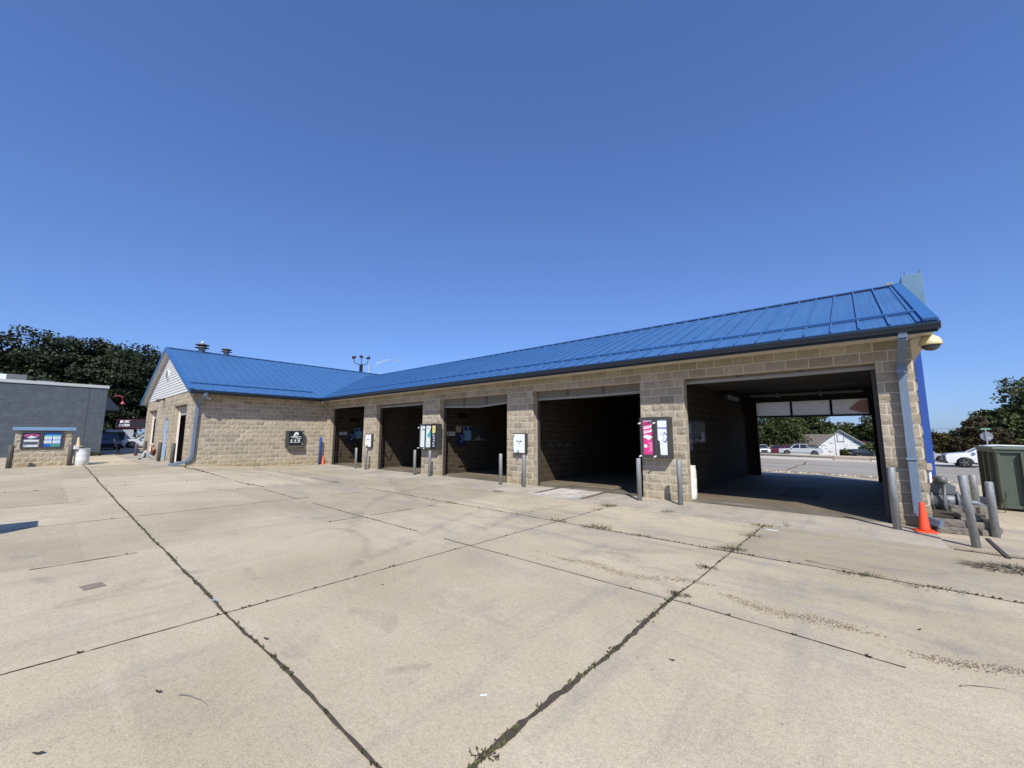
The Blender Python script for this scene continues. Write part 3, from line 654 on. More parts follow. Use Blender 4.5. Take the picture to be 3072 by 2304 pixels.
mb.build('standing_seam', M_roof, wroof)
mb = MB(); xg = -.05; zg = ZE+(EW-xg)*sl_w; mb.bar(Vector((xg,YF+.02,zg))+n2*.045, Vector((xg,-.85,zg))+n2*.045, .10, .035, 0, n2); mb.build('snow_guard', M_trim, wroof)
mb = MB(); mb.bar((RX,YF,RZ+.025), (RX,7,RZ+.025), .22, .03, 0); mb.build('ridge_cap', M_trim, wroof)
mb = MB(); vn = Vector((0,0,1)); mb.bar((EW,-EO,ZE+.03), (XV,MY,MZ+.02), .12, .012, 0, vn); mb.build('valley_flashing', M_trim, wroof)
rake('rake_trim', (EW,YF,ZE), (RX,YF,RZ), n2, .1, wroof, (0,-1,0)); rake('rake_trim', (XLE,YF,ZE), (RX,YF,RZ), n3, .1, wroof, (0,-1,0))
# soffits (v-grooved boards), gutters, downspouts
def boards(mb, x0, x1, y0, y1, z, along, st=.15):
    n = int(abs((x1-x0) if along == 'x' else (y1-y0))/st)
    for i in range(n):
        if along == 'x': a = x0+(x1-x0)*i/n; c = x0+(x1-x0)*(i+1)/n; mb.box(a+.003, c-.003, y0, y1, z, z+.012)
        else: a = y0+(y1-y0)*i/n; c = y0+(y1-y0)*(i+1)/n; mb.box(x0, x1, a+.003, c-.003, z, z+.012)
mb = MB(); boards(mb, EW-.02, E1-.03, -EO+.03, -.002, ZS+.0, 'x'); mb.box(EW-.02, E1-.03, -EO+.03, .0, ZS+.0125, ZS+.02); boards(mb, WX+.02, EW-.03, YF+.3, -EO+.03, ZS, 'y'); mb.box(WX+.002, EW-.03, YF+.3, -EO+.03, ZS+.0125, ZS+.02)
mb.box(WX+.002, EW-.022, -EO+.032, -.002, ZS, ZS+.012)
mb.build('soffit', M_soffit, carwash)
mb = MB(); mb.box(WALL_W+.03, E1-.02, -EO+.03, 9.2, ZS+.002, ZS+.014); mb.build('soffit', M_soffit, carwash)
gp = [(0,0),(.085,.0),(.10,.035),(.125,.075),(.125,.115),(.11,.115),(.105,.085),(.015,.02),(.0,.02)]
def gutter(p, q, out):                                  # K-style profile swept straight
    mb = MB(); p = Vector(p); q = Vector(q); out = Vector(out); n = len(gp)
    vs = [p+out*a+Vector((0,0,c)) for a, c in gp] + [q+out*a+Vector((0,0,c)) for a, c in gp]
    mb.add(vs, [tuple(range(n)), tuple(range(n, 2*n))[::-1]]+[(i,(i+1) % n,(i+1) % n+n,i+n) for i in range(n)]); return mb.build('gutter', M_gutter, carwash)
gutter((EW-.01,-EO+.01,ZE-.15), (E1+.03,-EO+.01,ZE-.15), (0,-1,0)); gutter((EW-.01,YF+.02,ZE-.15), (EW-.01,-EO+.0,ZE-.15), (1,0,0))
mb = MB(); mb.box(EW-.02, E1, -EO+.012, -EO+.03, ZE-.19, ZE-.01); mb.box(EW-.03, EW-.012, YF+.02, -EO+.01, ZE-.19, ZE-.01); mb.build('fascia', M_gutter, carwash)
def downspout(path, w, h, upv):
    mb = MB()
    for p, q in zip(path, path[1:]):
        mb.bar(p, q, w, h, 0, upv); d = (Vector(q)-Vector(p)); 
        nrm = d.normalized().cross(Vector(upv)).normalized()
        for k in (-.36,-.18,0,.18,.36):                # corrugation ribs
            bb = nrm.cross(d.normalized()); o_ = nrm*(w*k)
            for sg in (1,-1): mb.bar(Vector(p)+o_+bb*sg*h*.5, Vector(q)+o_+bb*sg*h*.5, w*.08, .008, 0, upv)
    return mb.build('downspout', M_down, carwash)
ds = downspout([(23.86,-.72,3.5),(23.86,-.70,3.34),(23.83,-.13,2.95),(23.83,-.12,.30),(23.9,-.2,.2),(24.08,-.34,.14)], .12, .085, (0,1,.001))
for a, c in ((2.78,2.86),(1.2,1.24)): mb = MB(); mb.box(23.75,23.91,-.19,-.05,a,c); mb.build('strap', M_down, ds)
ds2 = downspout([(EW+.04,-5.86,3.46),(EW+.0,-5.9,3.3),(WX+.12,-6.02,3.0),(WX+.1,-6.04,.55),(WX+.06,-6.2,.36),(-.16,-6.5,.26),(-.42,-6.68,.22)], .12, .085, (1,0,.001))
# gable siding: lapped boards, clipped to the triangle
gb = MB(); zt0 = ZS+.2; hw_at = lambda z: (RZ-.12-z)/sl_w
z = zt0; yS = -WL-.02
while z < RZ-.25:
    w = hw_at(z); w2 = max(.02, hw_at(z+.155))
    gb.add([(RX-w,yS-.03,z),(RX+w,yS-.03,z),(RX+w2,yS,z+.155),(RX-w2,yS,z+.155),(RX-w,yS+.01,z),(RX+w,yS+.01,z)], [(0,1,2,3),(0,4,5,1)]); z += .15
gb.build('gable_siding', [M_white], carwash, recalc=False)
mb = MB()
for sgn in (-1,1):
    P = [Vector((RX+sgn*(EW-RX-.02), YF+.03, ZE-.03)), Vector((RX, YF+.03, RZ-.05)), Vector((RX, -WL, RZ-.05)), Vector((RX+sgn*(EW-RX-.02), -WL, ZE-.03))]
    mb.add([p-Vector((0,0,.03)) for p in P]+[p-Vector((0,0,.045)) for p in P], [(0,1,2,3),(7,6,5,4),(0,4,5,1),(3,2,6,7)])
mb.build('gable_soffit', M_white, carwash)
mb = MB(); prof = [(.20*math.cos(a),.30*math.sin(a)) for a in [i*math.pi/12 for i in range(24)]]
N = 24
vs = [(RX-.08+1.35*p[0],yS-.09,4.92+1.35*p[1]*.75) for p in prof]+[(RX-.08+p[0],yS-.09,4.92+p[1]*.75) for p in prof]+[(RX-.08+1.35*p[0],yS,4.92+1.35*p[1]*.75) for p in prof]
mb.add(vs, [(i,(i+1) % N,(i+1) % N+N,i+N) for i in range(N)]+[(i,i+2*N,(i+1) % N+2*N,(i+1) % N) for i in range(N)]); gv = mb.build('gable_vent', M_white, carwash)
mb = MB(); mb.add([(RX-.08+p[0],yS-.05,4.92+p[1]*.75) for p in prof], [tuple(range(N))]); mb.build('louvre', M_char, gv)
# ridge ventilators
def vent(y, s):
    mb = MB(); mb.lathe([(.17,-.15),(.17,.22),(.20,.25)], 20); o = mb.build('ridge_vent', M_galv, carwash, (RX,y,RZ)); o.scale = (s,s,s)
    mb = MB(); mb.lathe([(.17,.27),(.36,.25),(.37,.27),(.20,.33)], 20); mb.lathe([(.22,.44),(.35,.42),(.36,.45),(.12,.53),(.0,.54)], 20); mb.build('hood', paint('vent_hood', (.16,.165,.165), .5, .3, .2, 6), o)
    mb = MB(); mb.lathe([(.16,.28),(.16,.46)], 16)
    for k in range(8): a = k*.785; mb.box(.2*math.cos(a)-.015,.2*math.cos(a)+.015,.2*math.sin(a)-.015,.2*math.sin(a)+.015,.29,.46)
    mb.build('cage', M_char, o); return o
v1 = vent(-4.8, 1.0); mb = MB(); mb.lathe([(.06,.53),(.06,.64),(.05,.65)], 12); mb.build('cap', M_whitetrim, v1); vent(-3.56, .82)
# floor drain
mb = MB()
for i in range(14): mb.box(21.42+i*.056, 21.45+i*.056, 2.6, 5.2, .0, .022)
mb.box(21.38,21.41,2.55,5.25,.0,.024); mb.box(22.2,22.23,2.55,5.25,.0,.024)
tag(mb.build('drain_grate', paint('drain_iron', (.03,.03,.03), .7, .4)), 'long dark iron drain grate in the floor of the drive-through bay', 'drain')

# ------------------------------------------------------------------ bollards
def bollard_mesh(h, r=.057, lean=0): 
    mb = MB(); mb.lathe([(r,-.12),(r,h-.015),(r-.006,h-.004),(r*.6,h+.004),(0,h+.006)], 18); return mb
M_purple = paint('purple_paint', (.10,.05,.09), .6, 0, .2, 6); M_bolldark = paint('weathered_steel', (.10,.095,.085), .65, .3, .3, 7)
bol = [
 (5.2,-.62,.99,'grey steel bollard in front of the second bay from the wing, at its left opening'),
 (6.0,-.62,1.0,'grey steel bollard in front of the white control box nearest the wing'),
 (9.45,-.62,1.0,'grey steel bollard just left of the black three slot vending box'),
 (10.4,-.62,1.0,'grey steel bollard standing below the black three slot vending box'),
 (14.28,-.64,1.0,'grey steel bollard in front of the third bay, left of the larger white box'),
 (15.2,-.53,.99,'grey steel bollard standing right below the larger white control box'),
 (18.93,-.55,1.03,'grey steel bollard just left of the pink vending poster'),
 (19.9,-.53,1.03,'grey steel bollard beside the white barrel, casting a shadow on the pier'),
 (23.52,-.49,1.06,'grey steel bollard between the drive-through opening and the orange cone')]
# exact positions from the photograph's bases
bp_ = [(4.44,-.42),(5.31,-.37),(9.22,-.41),(10.2,-.4),(14.1,-.51),(15.05,-.46),(18.88,-.6),(19.86,-.57),(23.52,-.52)]
for i, (x, y, h, lab) in enumerate(bol):
    x, y = bp_[i]; o = bollard_mesh(h).build('bollard', M_galv, None, (x, y, G(x, y)+.014)); tag(o, lab, 'bollard', 'bollards along the bays')
for x, y, h, r, lab in ((24.33,-1.27,1.05,.05,'thick leaning grey bollard in front of the stacked landscaping blocks'),(24.7,-.13,.89,.052,'shorter grey bollard in front of the green dumpster'),(24.98,3.35,.78,.066,'rear grey bollard seen between the gas meter and the green dumpster')):
    o = bollard_mesh(h, r).build('bollard', M_galv, None, (x, y, G(x, y)-.01)); tag(o, lab, 'bollard', 'bollards guarding the gas meter')
    if 'leaning' in lab: o.rotation_euler = (math.radians(1.0), math.radians(-3), 0)
for x, y, h, m, lab in ((-12.66,-6.5,.80,M_purple,'small purple painted bollard left of the wing, in front of the white sedan'),(-9.24,-6.5,1.0,M_bolldark,'weathered bollard at the far left corner of the gabled wing'),(-4.78,-6.45,1.0,M_bolldark,'dark weathered bollard beside the seated person'),(-1.47,-6.43,1.0,M_bolldark,'weathered bollard at the nearer open door of the gabled wing')):
    o = bollard_mesh(h, .08).build('bollard', m, None, (x, y, G(x, y))); tag(o, lab, 'bollard', 'bollards along the wing')
for x, y, h, lab in ((-3.55,-11.33,.93,'weathered bollard at the left end of the block menu sign'),(-3.92,-9.63,.93,'weathered bollard between the block menu sign and the metal barrel')):
    o = bollard_mesh(h, .085).build('bollard', M_bolldark, None, (x, y, G(x, y))); tag(o, lab, 'bollard', 'bollards at the menu sign')
mb = MB(); mb.lathe([(.062,-.1),(.062,1.46),(.055,1.5),(.03,1.52),(0,1.525)], 18)
tag(mb.build('bollard', M_pblue, None, (.36,-.38,G(.36,-.38))), 'tall bright blue post in the inner corner of the building', 'bollard')

# ------------------------------------------------------------------ cones, barrels
def cone(label, loc, h, mat, rz=0, basew=.19):
    o = thing('traffic_cone', label, 'traffic cone', loc, rz, 'traffic cones')
    mb = MB(); mb.prism([(-basew,-basew*.8),(-basew*.8,-basew),(basew*.8,-basew),(basew,-basew*.8),(basew,basew*.8),(basew*.8,basew),(-basew*.8,basew),(-basew,basew*.8)], 'z', 0, .025); bevel(mb.build('base', mat, o), .006)
    mb = MB(); mb.lathe([(basew*.6,.026),(basew*.55,.05),(.036,h-.02),(.03,h),(.022,h),(.02,h-.05)], 24); mb.build('cone_body', mat, o); return o
cone('bright orange traffic cone at the foot of the right downspout', (23.86,-.47,.015), .49, M_orange, .2, .135)
cone('small orange traffic cone beside the tall blue post', (.34,-.17,G(.36,-.2)), .46, M_orangef, .1, .15)
br = thing('metal_barrel', 'galvanised metal barrel heaped with rubbish beside the block menu sign', 'trash barrel', (-4.1,-9.26,G(-4.1,-9.3)))
M_zinc = paint('bright_zinc', (.62,.65,.66), .55, .1, .15, 8)
mb = MB(); mb.lathe([(.24,0),(.25,.01),(.25,.24),(.253,.25),(.25,.26),(.25,.48),(.253,.49),(.25,.5),(.25,.72),(.26,.735),(.25,.75),(.235,.74),(.23,.6)], 28); mb.build('drum', M_zinc, br)
mb = MB()
for i in range(40):
    a = rnd.random()*6.28; q = rnd.random()*.2; s = rnd.uniform(.03,.08); x, y, z = q*math.cos(a), q*math.sin(a), .7+rnd.uniform(0,.1)*(1-q*3)
    mb.add([(x+rnd.uniform(-s,s),y+rnd.uniform(-s,s),z+rnd.uniform(-s,s)*.6) for _ in range(4)], [(0,1,2),(0,2,3),(1,2,3),(0,1,3)])
mb.lathe([(.23,.66),(.15,.74),(.0,.77)], 14)
tag(mb.build('rubbish', mat_leaf('rubbish_mix', [(.05,.045,.04),(.25,.2,.15),(.5,.48,.45),(.08,.07,.06)], 0), br, recalc=False), kind='stuff')
cn = cone('weathered pale traffic cone stuck upright in the metal barrel', (-4.0,-9.42,G(-4,-9.4)+.84), .42, M_palecone, .5, .13); cn.rotation_euler = (math.radians(6), math.radians(4), .5)
mb = MB(); mb.box(-.1,.1,-.08,.08,0,.16); tag(bevel(mb.build('paper_cup_box', M_whitetrim, None, (-3.92,-9.5,G(-4,-9.4)+.735), .4), .01), 'small white carton lying on the rubbish in the metal barrel', 'carton')
wb = thing('plastic_barrel', 'white plastic drum standing just inside the drive-through bay', 'barrel', (19.71,.50,G(20,.5)+.014))
mb = MB(); mb.lathe([(.175,0),(.19,.03),(.2,.12),(.203,.27),(.2,.28),(.204,.29),(.206,.52),(.202,.53),(.206,.54),(.2,.72),(.188,.79),(.183,.81)], 30); mb.build('drum', paint('white_plastic', (.74,.75,.68), .45, 0, .06, 4), wb)
mb = MB(); mb.lathe([(.183,.811),(.196,.815),(.196,.835),(.175,.84),(.0,.83)], 30); mb.build('lid', M_whitetrim, wb)

# ------------------------------------------------------------------ block menu sign
ms = thing('menu_sign', 'low block wall sign with a blue cap and two lit-look posters', 'sign', (-4.15,-10.47,G(-4.15,-10.5)))
mb = MB(); blocks(mb, (0,-.83,0), (0,1,0), (1,0,0), 1.66, -.05, 1.56, (), 50, .1, rel=1.5); mb.box(-.42,-.001,-.829,.829,-.05,1.56,2); blocks(mb, (-.42,.83,0), (1,0,0), (0,1,0), .42, -.05, 1.56, (), 51, .1, rel=1.2); mb.build('wall', MATS3, ms)
mb = MB(); mb.box(-.55,.14,-.92,.92,1.565,1.71); bevel(mb.build('cap', paint('blue_grey_cap', (.16,.27,.42), .5, 0, .12, 3), ms), .012)
def poster(par, name, y0, y1, z0, z1, d=.06, fr=.045):
    mb = MB(); x = .03
    mb.box(x,x+d,y0,y1,z0,z0+fr); mb.box(x,x+d,y0,y1,z1-fr,z1); mb.box(x,x+d,y0,y0+fr,z0+fr,z1-fr); mb.box(x,x+d,y1-fr,y1,z0+fr,z1-fr); mb.box(x-.02,x+.01,y0+fr,y1-fr,z0+fr,z1-fr)
    return mb.build(name, M_char, par)
P_purple = paint('poster_purple', (.045,.02,.11), .35); P_pink = paint('poster_pink', (.62,.04,.22), .35, 0, .03); P_red = paint('poster_red', (.55,.04,.12), .4); P_navy = paint('poster_navy', (.02,.03,.12), .35); P_blue = paint('poster_blue', (.02,.10,.42), .35, 0, .2, 5); P_teal = paint('poster_teal', (.06,.38,.40), .35, 0, .2, 5); P_pale = paint('poster_pale', (.62,.68,.66), .4, 0, .08, 20); P_grey = paint('poster_grey', (.3,.31,.33), .4, 0, .3, 12); P_green = paint('poster_green', (.05,.28,.16), .4, 0, .3, 6); P_ink = paint('poster_ink', (.05,.055,.08), .5)
P_yel = paint('poster_yellow', (.70,.62,.22), .45, 0, .08, 9); P_skyb = paint('poster_sky_blue', (.22,.42,.58), .4, 0, .15, 6)
fA = poster(ms, 'poster_frame', -.66, -.09, .80, 1.50); fB = poster(ms, 'poster_frame', -.08, .54, .80, 1.52)
X0 = .045
mb = MB(); mb.box(X0, X0+.006, -.61,-.14,1.18,1.455); mb.build('welcome_poster', P_purple, fA)
mb = MB()
for i, ch in enumerate('WELCOME'):                      # arched heading
    t = (i-3)/3; put_text(mb, ch, .105, (X0+.012, -.375+t*.185, 1.385-.05*t*t), Vector((0,1,-.35*t)).normalized(), Vector((0,.35*t,1)).normalized(), bold=.004)
mb.build('lettering', paint('lettering_pink', (.75,.12,.32), .4), fA)
mb = MB(); mb.prism([(-.52,1.26),(-.44,1.30),(-.38,1.345),(-.34,1.31),(-.2,1.285),(-.26,1.25),(-.34,1.235),(-.44,1.24)], 'x', X0+.008, X0+.011)
mb.prism([(-.45,1.215),(-.33,1.2),(-.28,1.21),(-.36,1.19),(-.44,1.195)], 'x', X0+.008, X0+.011); mb.build('car_picture', P_pale, fA)
mb = MB(); mb.box(X0, X0+.006, -.61,-.14,.845,1.175); mb.build('price_panel', P_grey, fA)
mb = MB(); mb.box(X0+.008,X0+.011,-.57,-.17,1.09,1.15); mb.prism([(-.6,.86),(-.5,.9),(-.42,.93),(-.3,.91),(-.2,.94),(-.15,.87),(-.3,.85)], 'x', X0+.008, X0+.011); mb.build('price_band', P_pale, fA)
mb = MB(); mb.box(X0+.0075,X0+.0105,-.57,-.18,.97,1.06); mb.build('photo_band', P_ink, fA)
mb = MB(); mb.box(X0, X0+.006, -.035,.495,.845,1.475); mb.build('menu_poster', P_blue, fB)
mb = MB(); mb.box(X0+.007, X0+.009, -.02,.48,1.31,1.37); mb.build('colour_wash', P_teal, fB); mb = MB(); mb.box(X0+.007,X0+.009,.2,.48,.86,.98); mb.build('colour_wash', P_green, fB)
for y in (-.01, .245):
    for z in (1.0, 1.17):
        mb = MB(); mb.box(X0+.009, X0+.012, y,y+.225,z,z+.135); c_ = mb.build('price_card', P_pale, fB)
        mb = MB(); mb.prism([(y+.05,z+.05),(y+.1,z+.06),(y+.15,z+.075),(y+.19,z+.05),(y+.13,z+.035)], 'x', X0+.013, X0+.015); mb.box(X0+.013,X0+.015,y+.03,y+.19,z+.1,z+.112); mb.build('print', P_skyb, c_)

# ------------------------------------------------------------------ vending and control boxes on the piers
def bolt(mb, x, y, z, s=.03): mb.tube([(x,y,z),(x-s*.5,y-s*1.2,z-s*.3)], s*.42, 6)
# three slot box
v = thing('vending_box', 'black wall vending box with three tall slots, one yellow', 'vending box', (9.84,-.02,1.02), 0, 'vending boxes on the piers')
mb = MB(); mb.box(-.56,.58,-.24,.02,0,1.03); bevel(mb.build('cabinet', M_char, v), .01)
for i, (x0, x1, m, nm) in enumerate(((-.47,-.17,P_pale,'white_panel'),(-.10,.21,P_pale,'teal_panel'),(.30,.52,P_ink,'bottle_panel'))):
    fr = MB(); fr.box(x0-.05,x0-.005,-.275,-.241,.02,1.01); fr.box(x1+.005,x1+.035,-.275,-.241,.02,1.01); fr.box(x0-.005,x1+.005,-.275,-.241,.97,1.01); fr.box(x0-.005,x1+.005,-.275,-.241,.02,.08)
    f = fr.build('slot_frame', M_black if i == 2 else M_char, v)
    mb = MB(); mb.box(x0,x1,-.25,-.242,.085,.965); mb.build(nm, m, f)
    mb = MB()
    if i == 0: mb.prism([(-.4,.82),(-.3,.83),(-.24,.80),(-.33,.79)], 'y', -.254, -.251); mb.box(-.45,-.38,-.254,-.251,.74,.75); mb.box(-.3,-.2,-.254,-.251,.76,.77); mb.build('print', P_ink, f)
    if i == 1:
        mb.prism([(-.02,.55),(.02,.5),(.1,.46),(.17,.5),(.2,.62),(.18,.74),(.1,.75),(.07,.65),(0,.63)], 'y', -.254, -.251); mb.build('teal_print', P_teal, f)
        mb = MB(); mb.prism([(-.04,.9),(-.01,.84),(.03,.78),(.06,.84),(.09,.9),(.07,.9),(.03,.82),(-.01,.9)], 'y', -.254, -.251); mb.box(0,.12,-.254,-.251,.2,.215); mb.build('print', P_grey, f)
    if i == 2:
        mb.prism([(.31,.96),(.51,.96),(.5,.68),(.31,.64)], 'y', -.255, -.251); mb.build('yellow_card', P_yel, f)
        mb = MB(); mb.box(.36,.47,-.258,-.256,.84,.86); mb.box(.35,.46,-.258,-.256,.77,.785); mb.build('print', P_ink, f)
        mb = MB(); 
        for (x, z, a, w) in ((.38,.56,.07,.1),(.41,.46,.09,.09),(.42,.36,.04,.12),(.38,.25,.07,.1),(.41,.15,.05,.12)): mb.prism([(x-w/2,z-a/2),(x+w/4,z-a*.3),(x+w/2,z+a/2),(x-w/5,z+a*.4)], 'y', -.2545, -.2515)
        mb.build('product_picture', P_pale, f)
for i, (x, z) in enumerate(((-.53,.88),(-.14,.88),(.255,.88),(-.53,.05),(-.14,.05))):
    mb = MB(); bolt(mb, x, -.275, z, .05); mb.build('latch', M_zinc, v)
# pink and white boxes
for nm, lab, x0, x1 in (('pink','black wall vending box with a pink poster reading SUPER',18.815,19.185),('white','black wall vending box with a white BIO-SHAM poster',19.195,19.56)):
    w = x1-x0; v = thing('vending_box', lab, 'vending box', (x0,-.02,1.055), 0, 'vending boxes on the piers')
    mb = MB(); mb.box(0,w,-.24,.02,0,1.03); bevel(mb.build('cabinet', M_char, v), .008)
    mb = MB(); mb.box(0,.075,-.27,-.241,.01,1.02); mb.box(w-.045,w,-.27,-.241,.01,1.02); mb.box(.075,w-.045,-.27,-.241,.955,1.02); mb.box(.075,w-.045,-.27,-.241,.01,.08); f = mb.build('door_frame', M_char, v)
    a, c = .075, w-.045; y = -.262
    mb = MB(); mb.prism([(a,.08),(c,.08),(c,.955),(a,.955)] if nm == 'pink' else [(a+.06,.08),(c,.08),(c,.955),(a,.955),(a,.45),(a+.045,.42)], 'y', -.25, -.244); mb.build('poster', P_pink if nm == 'pink' else M_stripeW, f)
    y = -.2525
    if nm == 'pink':
        mb = MB(); put_text(mb, 'SUPER', .075, ((a+c)/2,y,.865), Vector((1,0,.28)).normalized(), (0,0,1), shear=.25, bold=.004); mb.build('lettering', P_ink, f)
        mb = MB(); mb.box(a,c,y,y+.002,.925,.955)
        for z in (.765,.655): mb.prism([(a+.02,z-.045),(c-.02,z+.0),(c-.015,z+.065),(a+.02,z+.025)], 'y', y, y+.002)
        mb.prism([(a+.0,.52),(a+.04,.5),(a+.11,.47),(a+.12,.44),(a+.17,.455),(a+.21,.50),(c-.0,.515),(c-.01,.54),(a+.17,.565),(a+.1,.58),(a+.05,.575),(a+.02,.55)], 'y', y, y+.002)
        mb.box(a+.02,a+.095,y,y+.002,.255,.33); mb.build('white_print', M_stripeW, f)
        mb = MB()
        for k in range(7): mb.box(c-.12+.02*(k % 3),c-.015,y,y+.002,.37-k*.035,.385-k*.035)
        mb.build('small_print', paint('pale_pink', (.75,.35,.5), .5), f)
        mb = MB()
        for z in (.765,.655):
            for k in range(4): mb.prism([(a+.05+k*.04,z-.01+k*.011),(a+.075+k*.04,z-.004+k*.011),(a+.07+k*.04,z+.025+k*.011),(a+.048+k*.04,z+.018+k*.011)], 'y', y-.002, y-.001)
        mb.build('band_print', P_pink, f)
    else:
        P_navy2 = paint('navy_print', (.05,.07,.3), .4)
        mb = MB(); put_text(mb, 'BIO-SHAM', .058, ((a+c)/2-.005,y,.745), (1,0,0), (0,0,1), bold=.003, sx=.85, ); mb.build('lettering', P_navy2, f)
        mb = MB(); mb.prism([(c-.085,.66),(c-.01,.585),(c-.01,.56),(c-.04,.575),(c-.075,.62),(c-.1,.54),(c-.11,.54)], 'y', y, y+.002); mb.prism([(a+.13,.41),(a+.16,.46),(a+.15,.42),(c-.04,.43),(c-.03,.52),(c-.01,.48),(c-.02,.42),(c-.06,.385)], 'y', y, y+.002)
        mb.prism([(a+.03,.56),(a+.07,.60),(a+.13,.635),(a+.12,.62),(a+.06,.58)], 'y', y, y+.002); mb.prism([(a+.1,.43),(a+.16,.5),(a+.165,.495),(a+.11,.43)], 'y', y, y+.002); mb.build('mountain_print', P_navy2, f)
        mb = MB(); put_text(mb, 'G', .05, (a+.1,y,.36), (1,0,0), (0,0,1)); mb.build('small_mark', P_ink, f)
    for z in (.88,.04): mb = MB(); bolt(mb, .02, -.27, z, .055); mb.build('latch', M_zinc, v)
def ctrl(x0, x1, z0, z1, label, y0=.12):
    w, h = x1-x0, z1-z0; v = thing('control_box', label, 'control box', (x0,-.02,z0), 0, 'white control boxes on the piers')
    mb = MB(); mb.box(0,w,-y0,.02,0,h); bevel(mb.build('cabinet', M_char, v), .008)
    mb = MB(); mb.box(.03,w-.03,-y0-.008,-y0-.001,.035,h-.03); mb.build('face_plate', M_stripeW, v)
    y = -y0-.012
    mb = MB(); mb.box(w*.32,w*.46,y,y+.003,h*.58,h*.635); mb.box(w*.55,w*.72,y,y+.003,h*.58,h*.635); mb.prism([(w*.38,h*.49),(w*.5,h*.52),(w*.52,h*.55),(w*.55,h*.52),(w*.66,h*.49),(w*.52,h*.505)], 'y', y, y+.003); mb.build('display', P_ink, v)
    for z in (h*.15,h*.87): mb = MB(); mb.lathe([(.018,0),(.015,.02),(0,.022)], 10, axis='y'); q = mb.build('lock', M_black, v, (w*.1,y-.012,z))
    mb = MB(); mb.tube([(w*.36,y,.11),(w*.38,y-.02,.04),(w*.44,y-.03,-.02),(w*.5,y-.02,.05),(w*.5,y,.12)], .013, 7); mb.build('hose_nozzle', M_black, v)
ctrl(14.31,14.85,1.0,1.67,'larger white control box on the pier left of the white door trim'); ctrl(4.72,5.29,.98,1.63,'smaller white control box on the pier between the two bays nearest the wing')
# sloped dispenser on the wing wall
v = thing('wall_dispenser', 'black wall dispenser with white print hung on the wing wall', 'dispenser', (WX+.02,-1.74,.95))
mb = MB(); mb.box(0,.26,-.415,.415,0,.83); bevel(mb.build('cabinet', M_char, v), .01)
mb = MB(); mb.box(.262,.285,-.30,.30,.10,.80); mb.build('face_plate', M_black, v)
mb = MB(); mb.box(.262,.31,-.34,.38,.0,.03); mb.build('tray', paint('tray_grey', (.16,.16,.155), .5), v)
mb = MB(); x = .287
mb.prism([(-.12,.56),(-.09,.65),(-.03,.75),(.06,.77),(.13,.72),(.15,.62),(.08,.60),(-.02,.57)], 'x', x, x+.003)
mb.box(x,x+.003,-.25,.27,.505,.535); mb.box(x,x+.003,-.17,.10,.46,.48); mb.box(x,x+.003,.05,.28,.415,.445)
for y0 in (-.2,.0,.19): mb.prism([(y0-.04,.27),(y0-.02,.36) if y0 < .1 else (y0-.05,.34),(y0+.0,.40),(y0+.03,.36),(y0+.02,.27)], 'x', x, x+.003); mb.box(x,x+.003,y0-.07,y0+.07,.215,.24)
for y0 in (-.1,.1): mb.box(x,x+.003,y0-.004,y0+.004,.2,.40)
mb.build('print', M_stripeW, v)
mb = MB(); mb.prism([(-.03,.64),(.05,.66),(.1,.62),(.02,.62)], 'x', x+.004, x+.006); mb.build('logo_detail', P_ink, v)
for z in (.13,.72): mb = MB(); mb.tube([(.27,.36,z),(.33,.37,z-.01)], .018, 8); mb.build('latch', M_zinc, v)

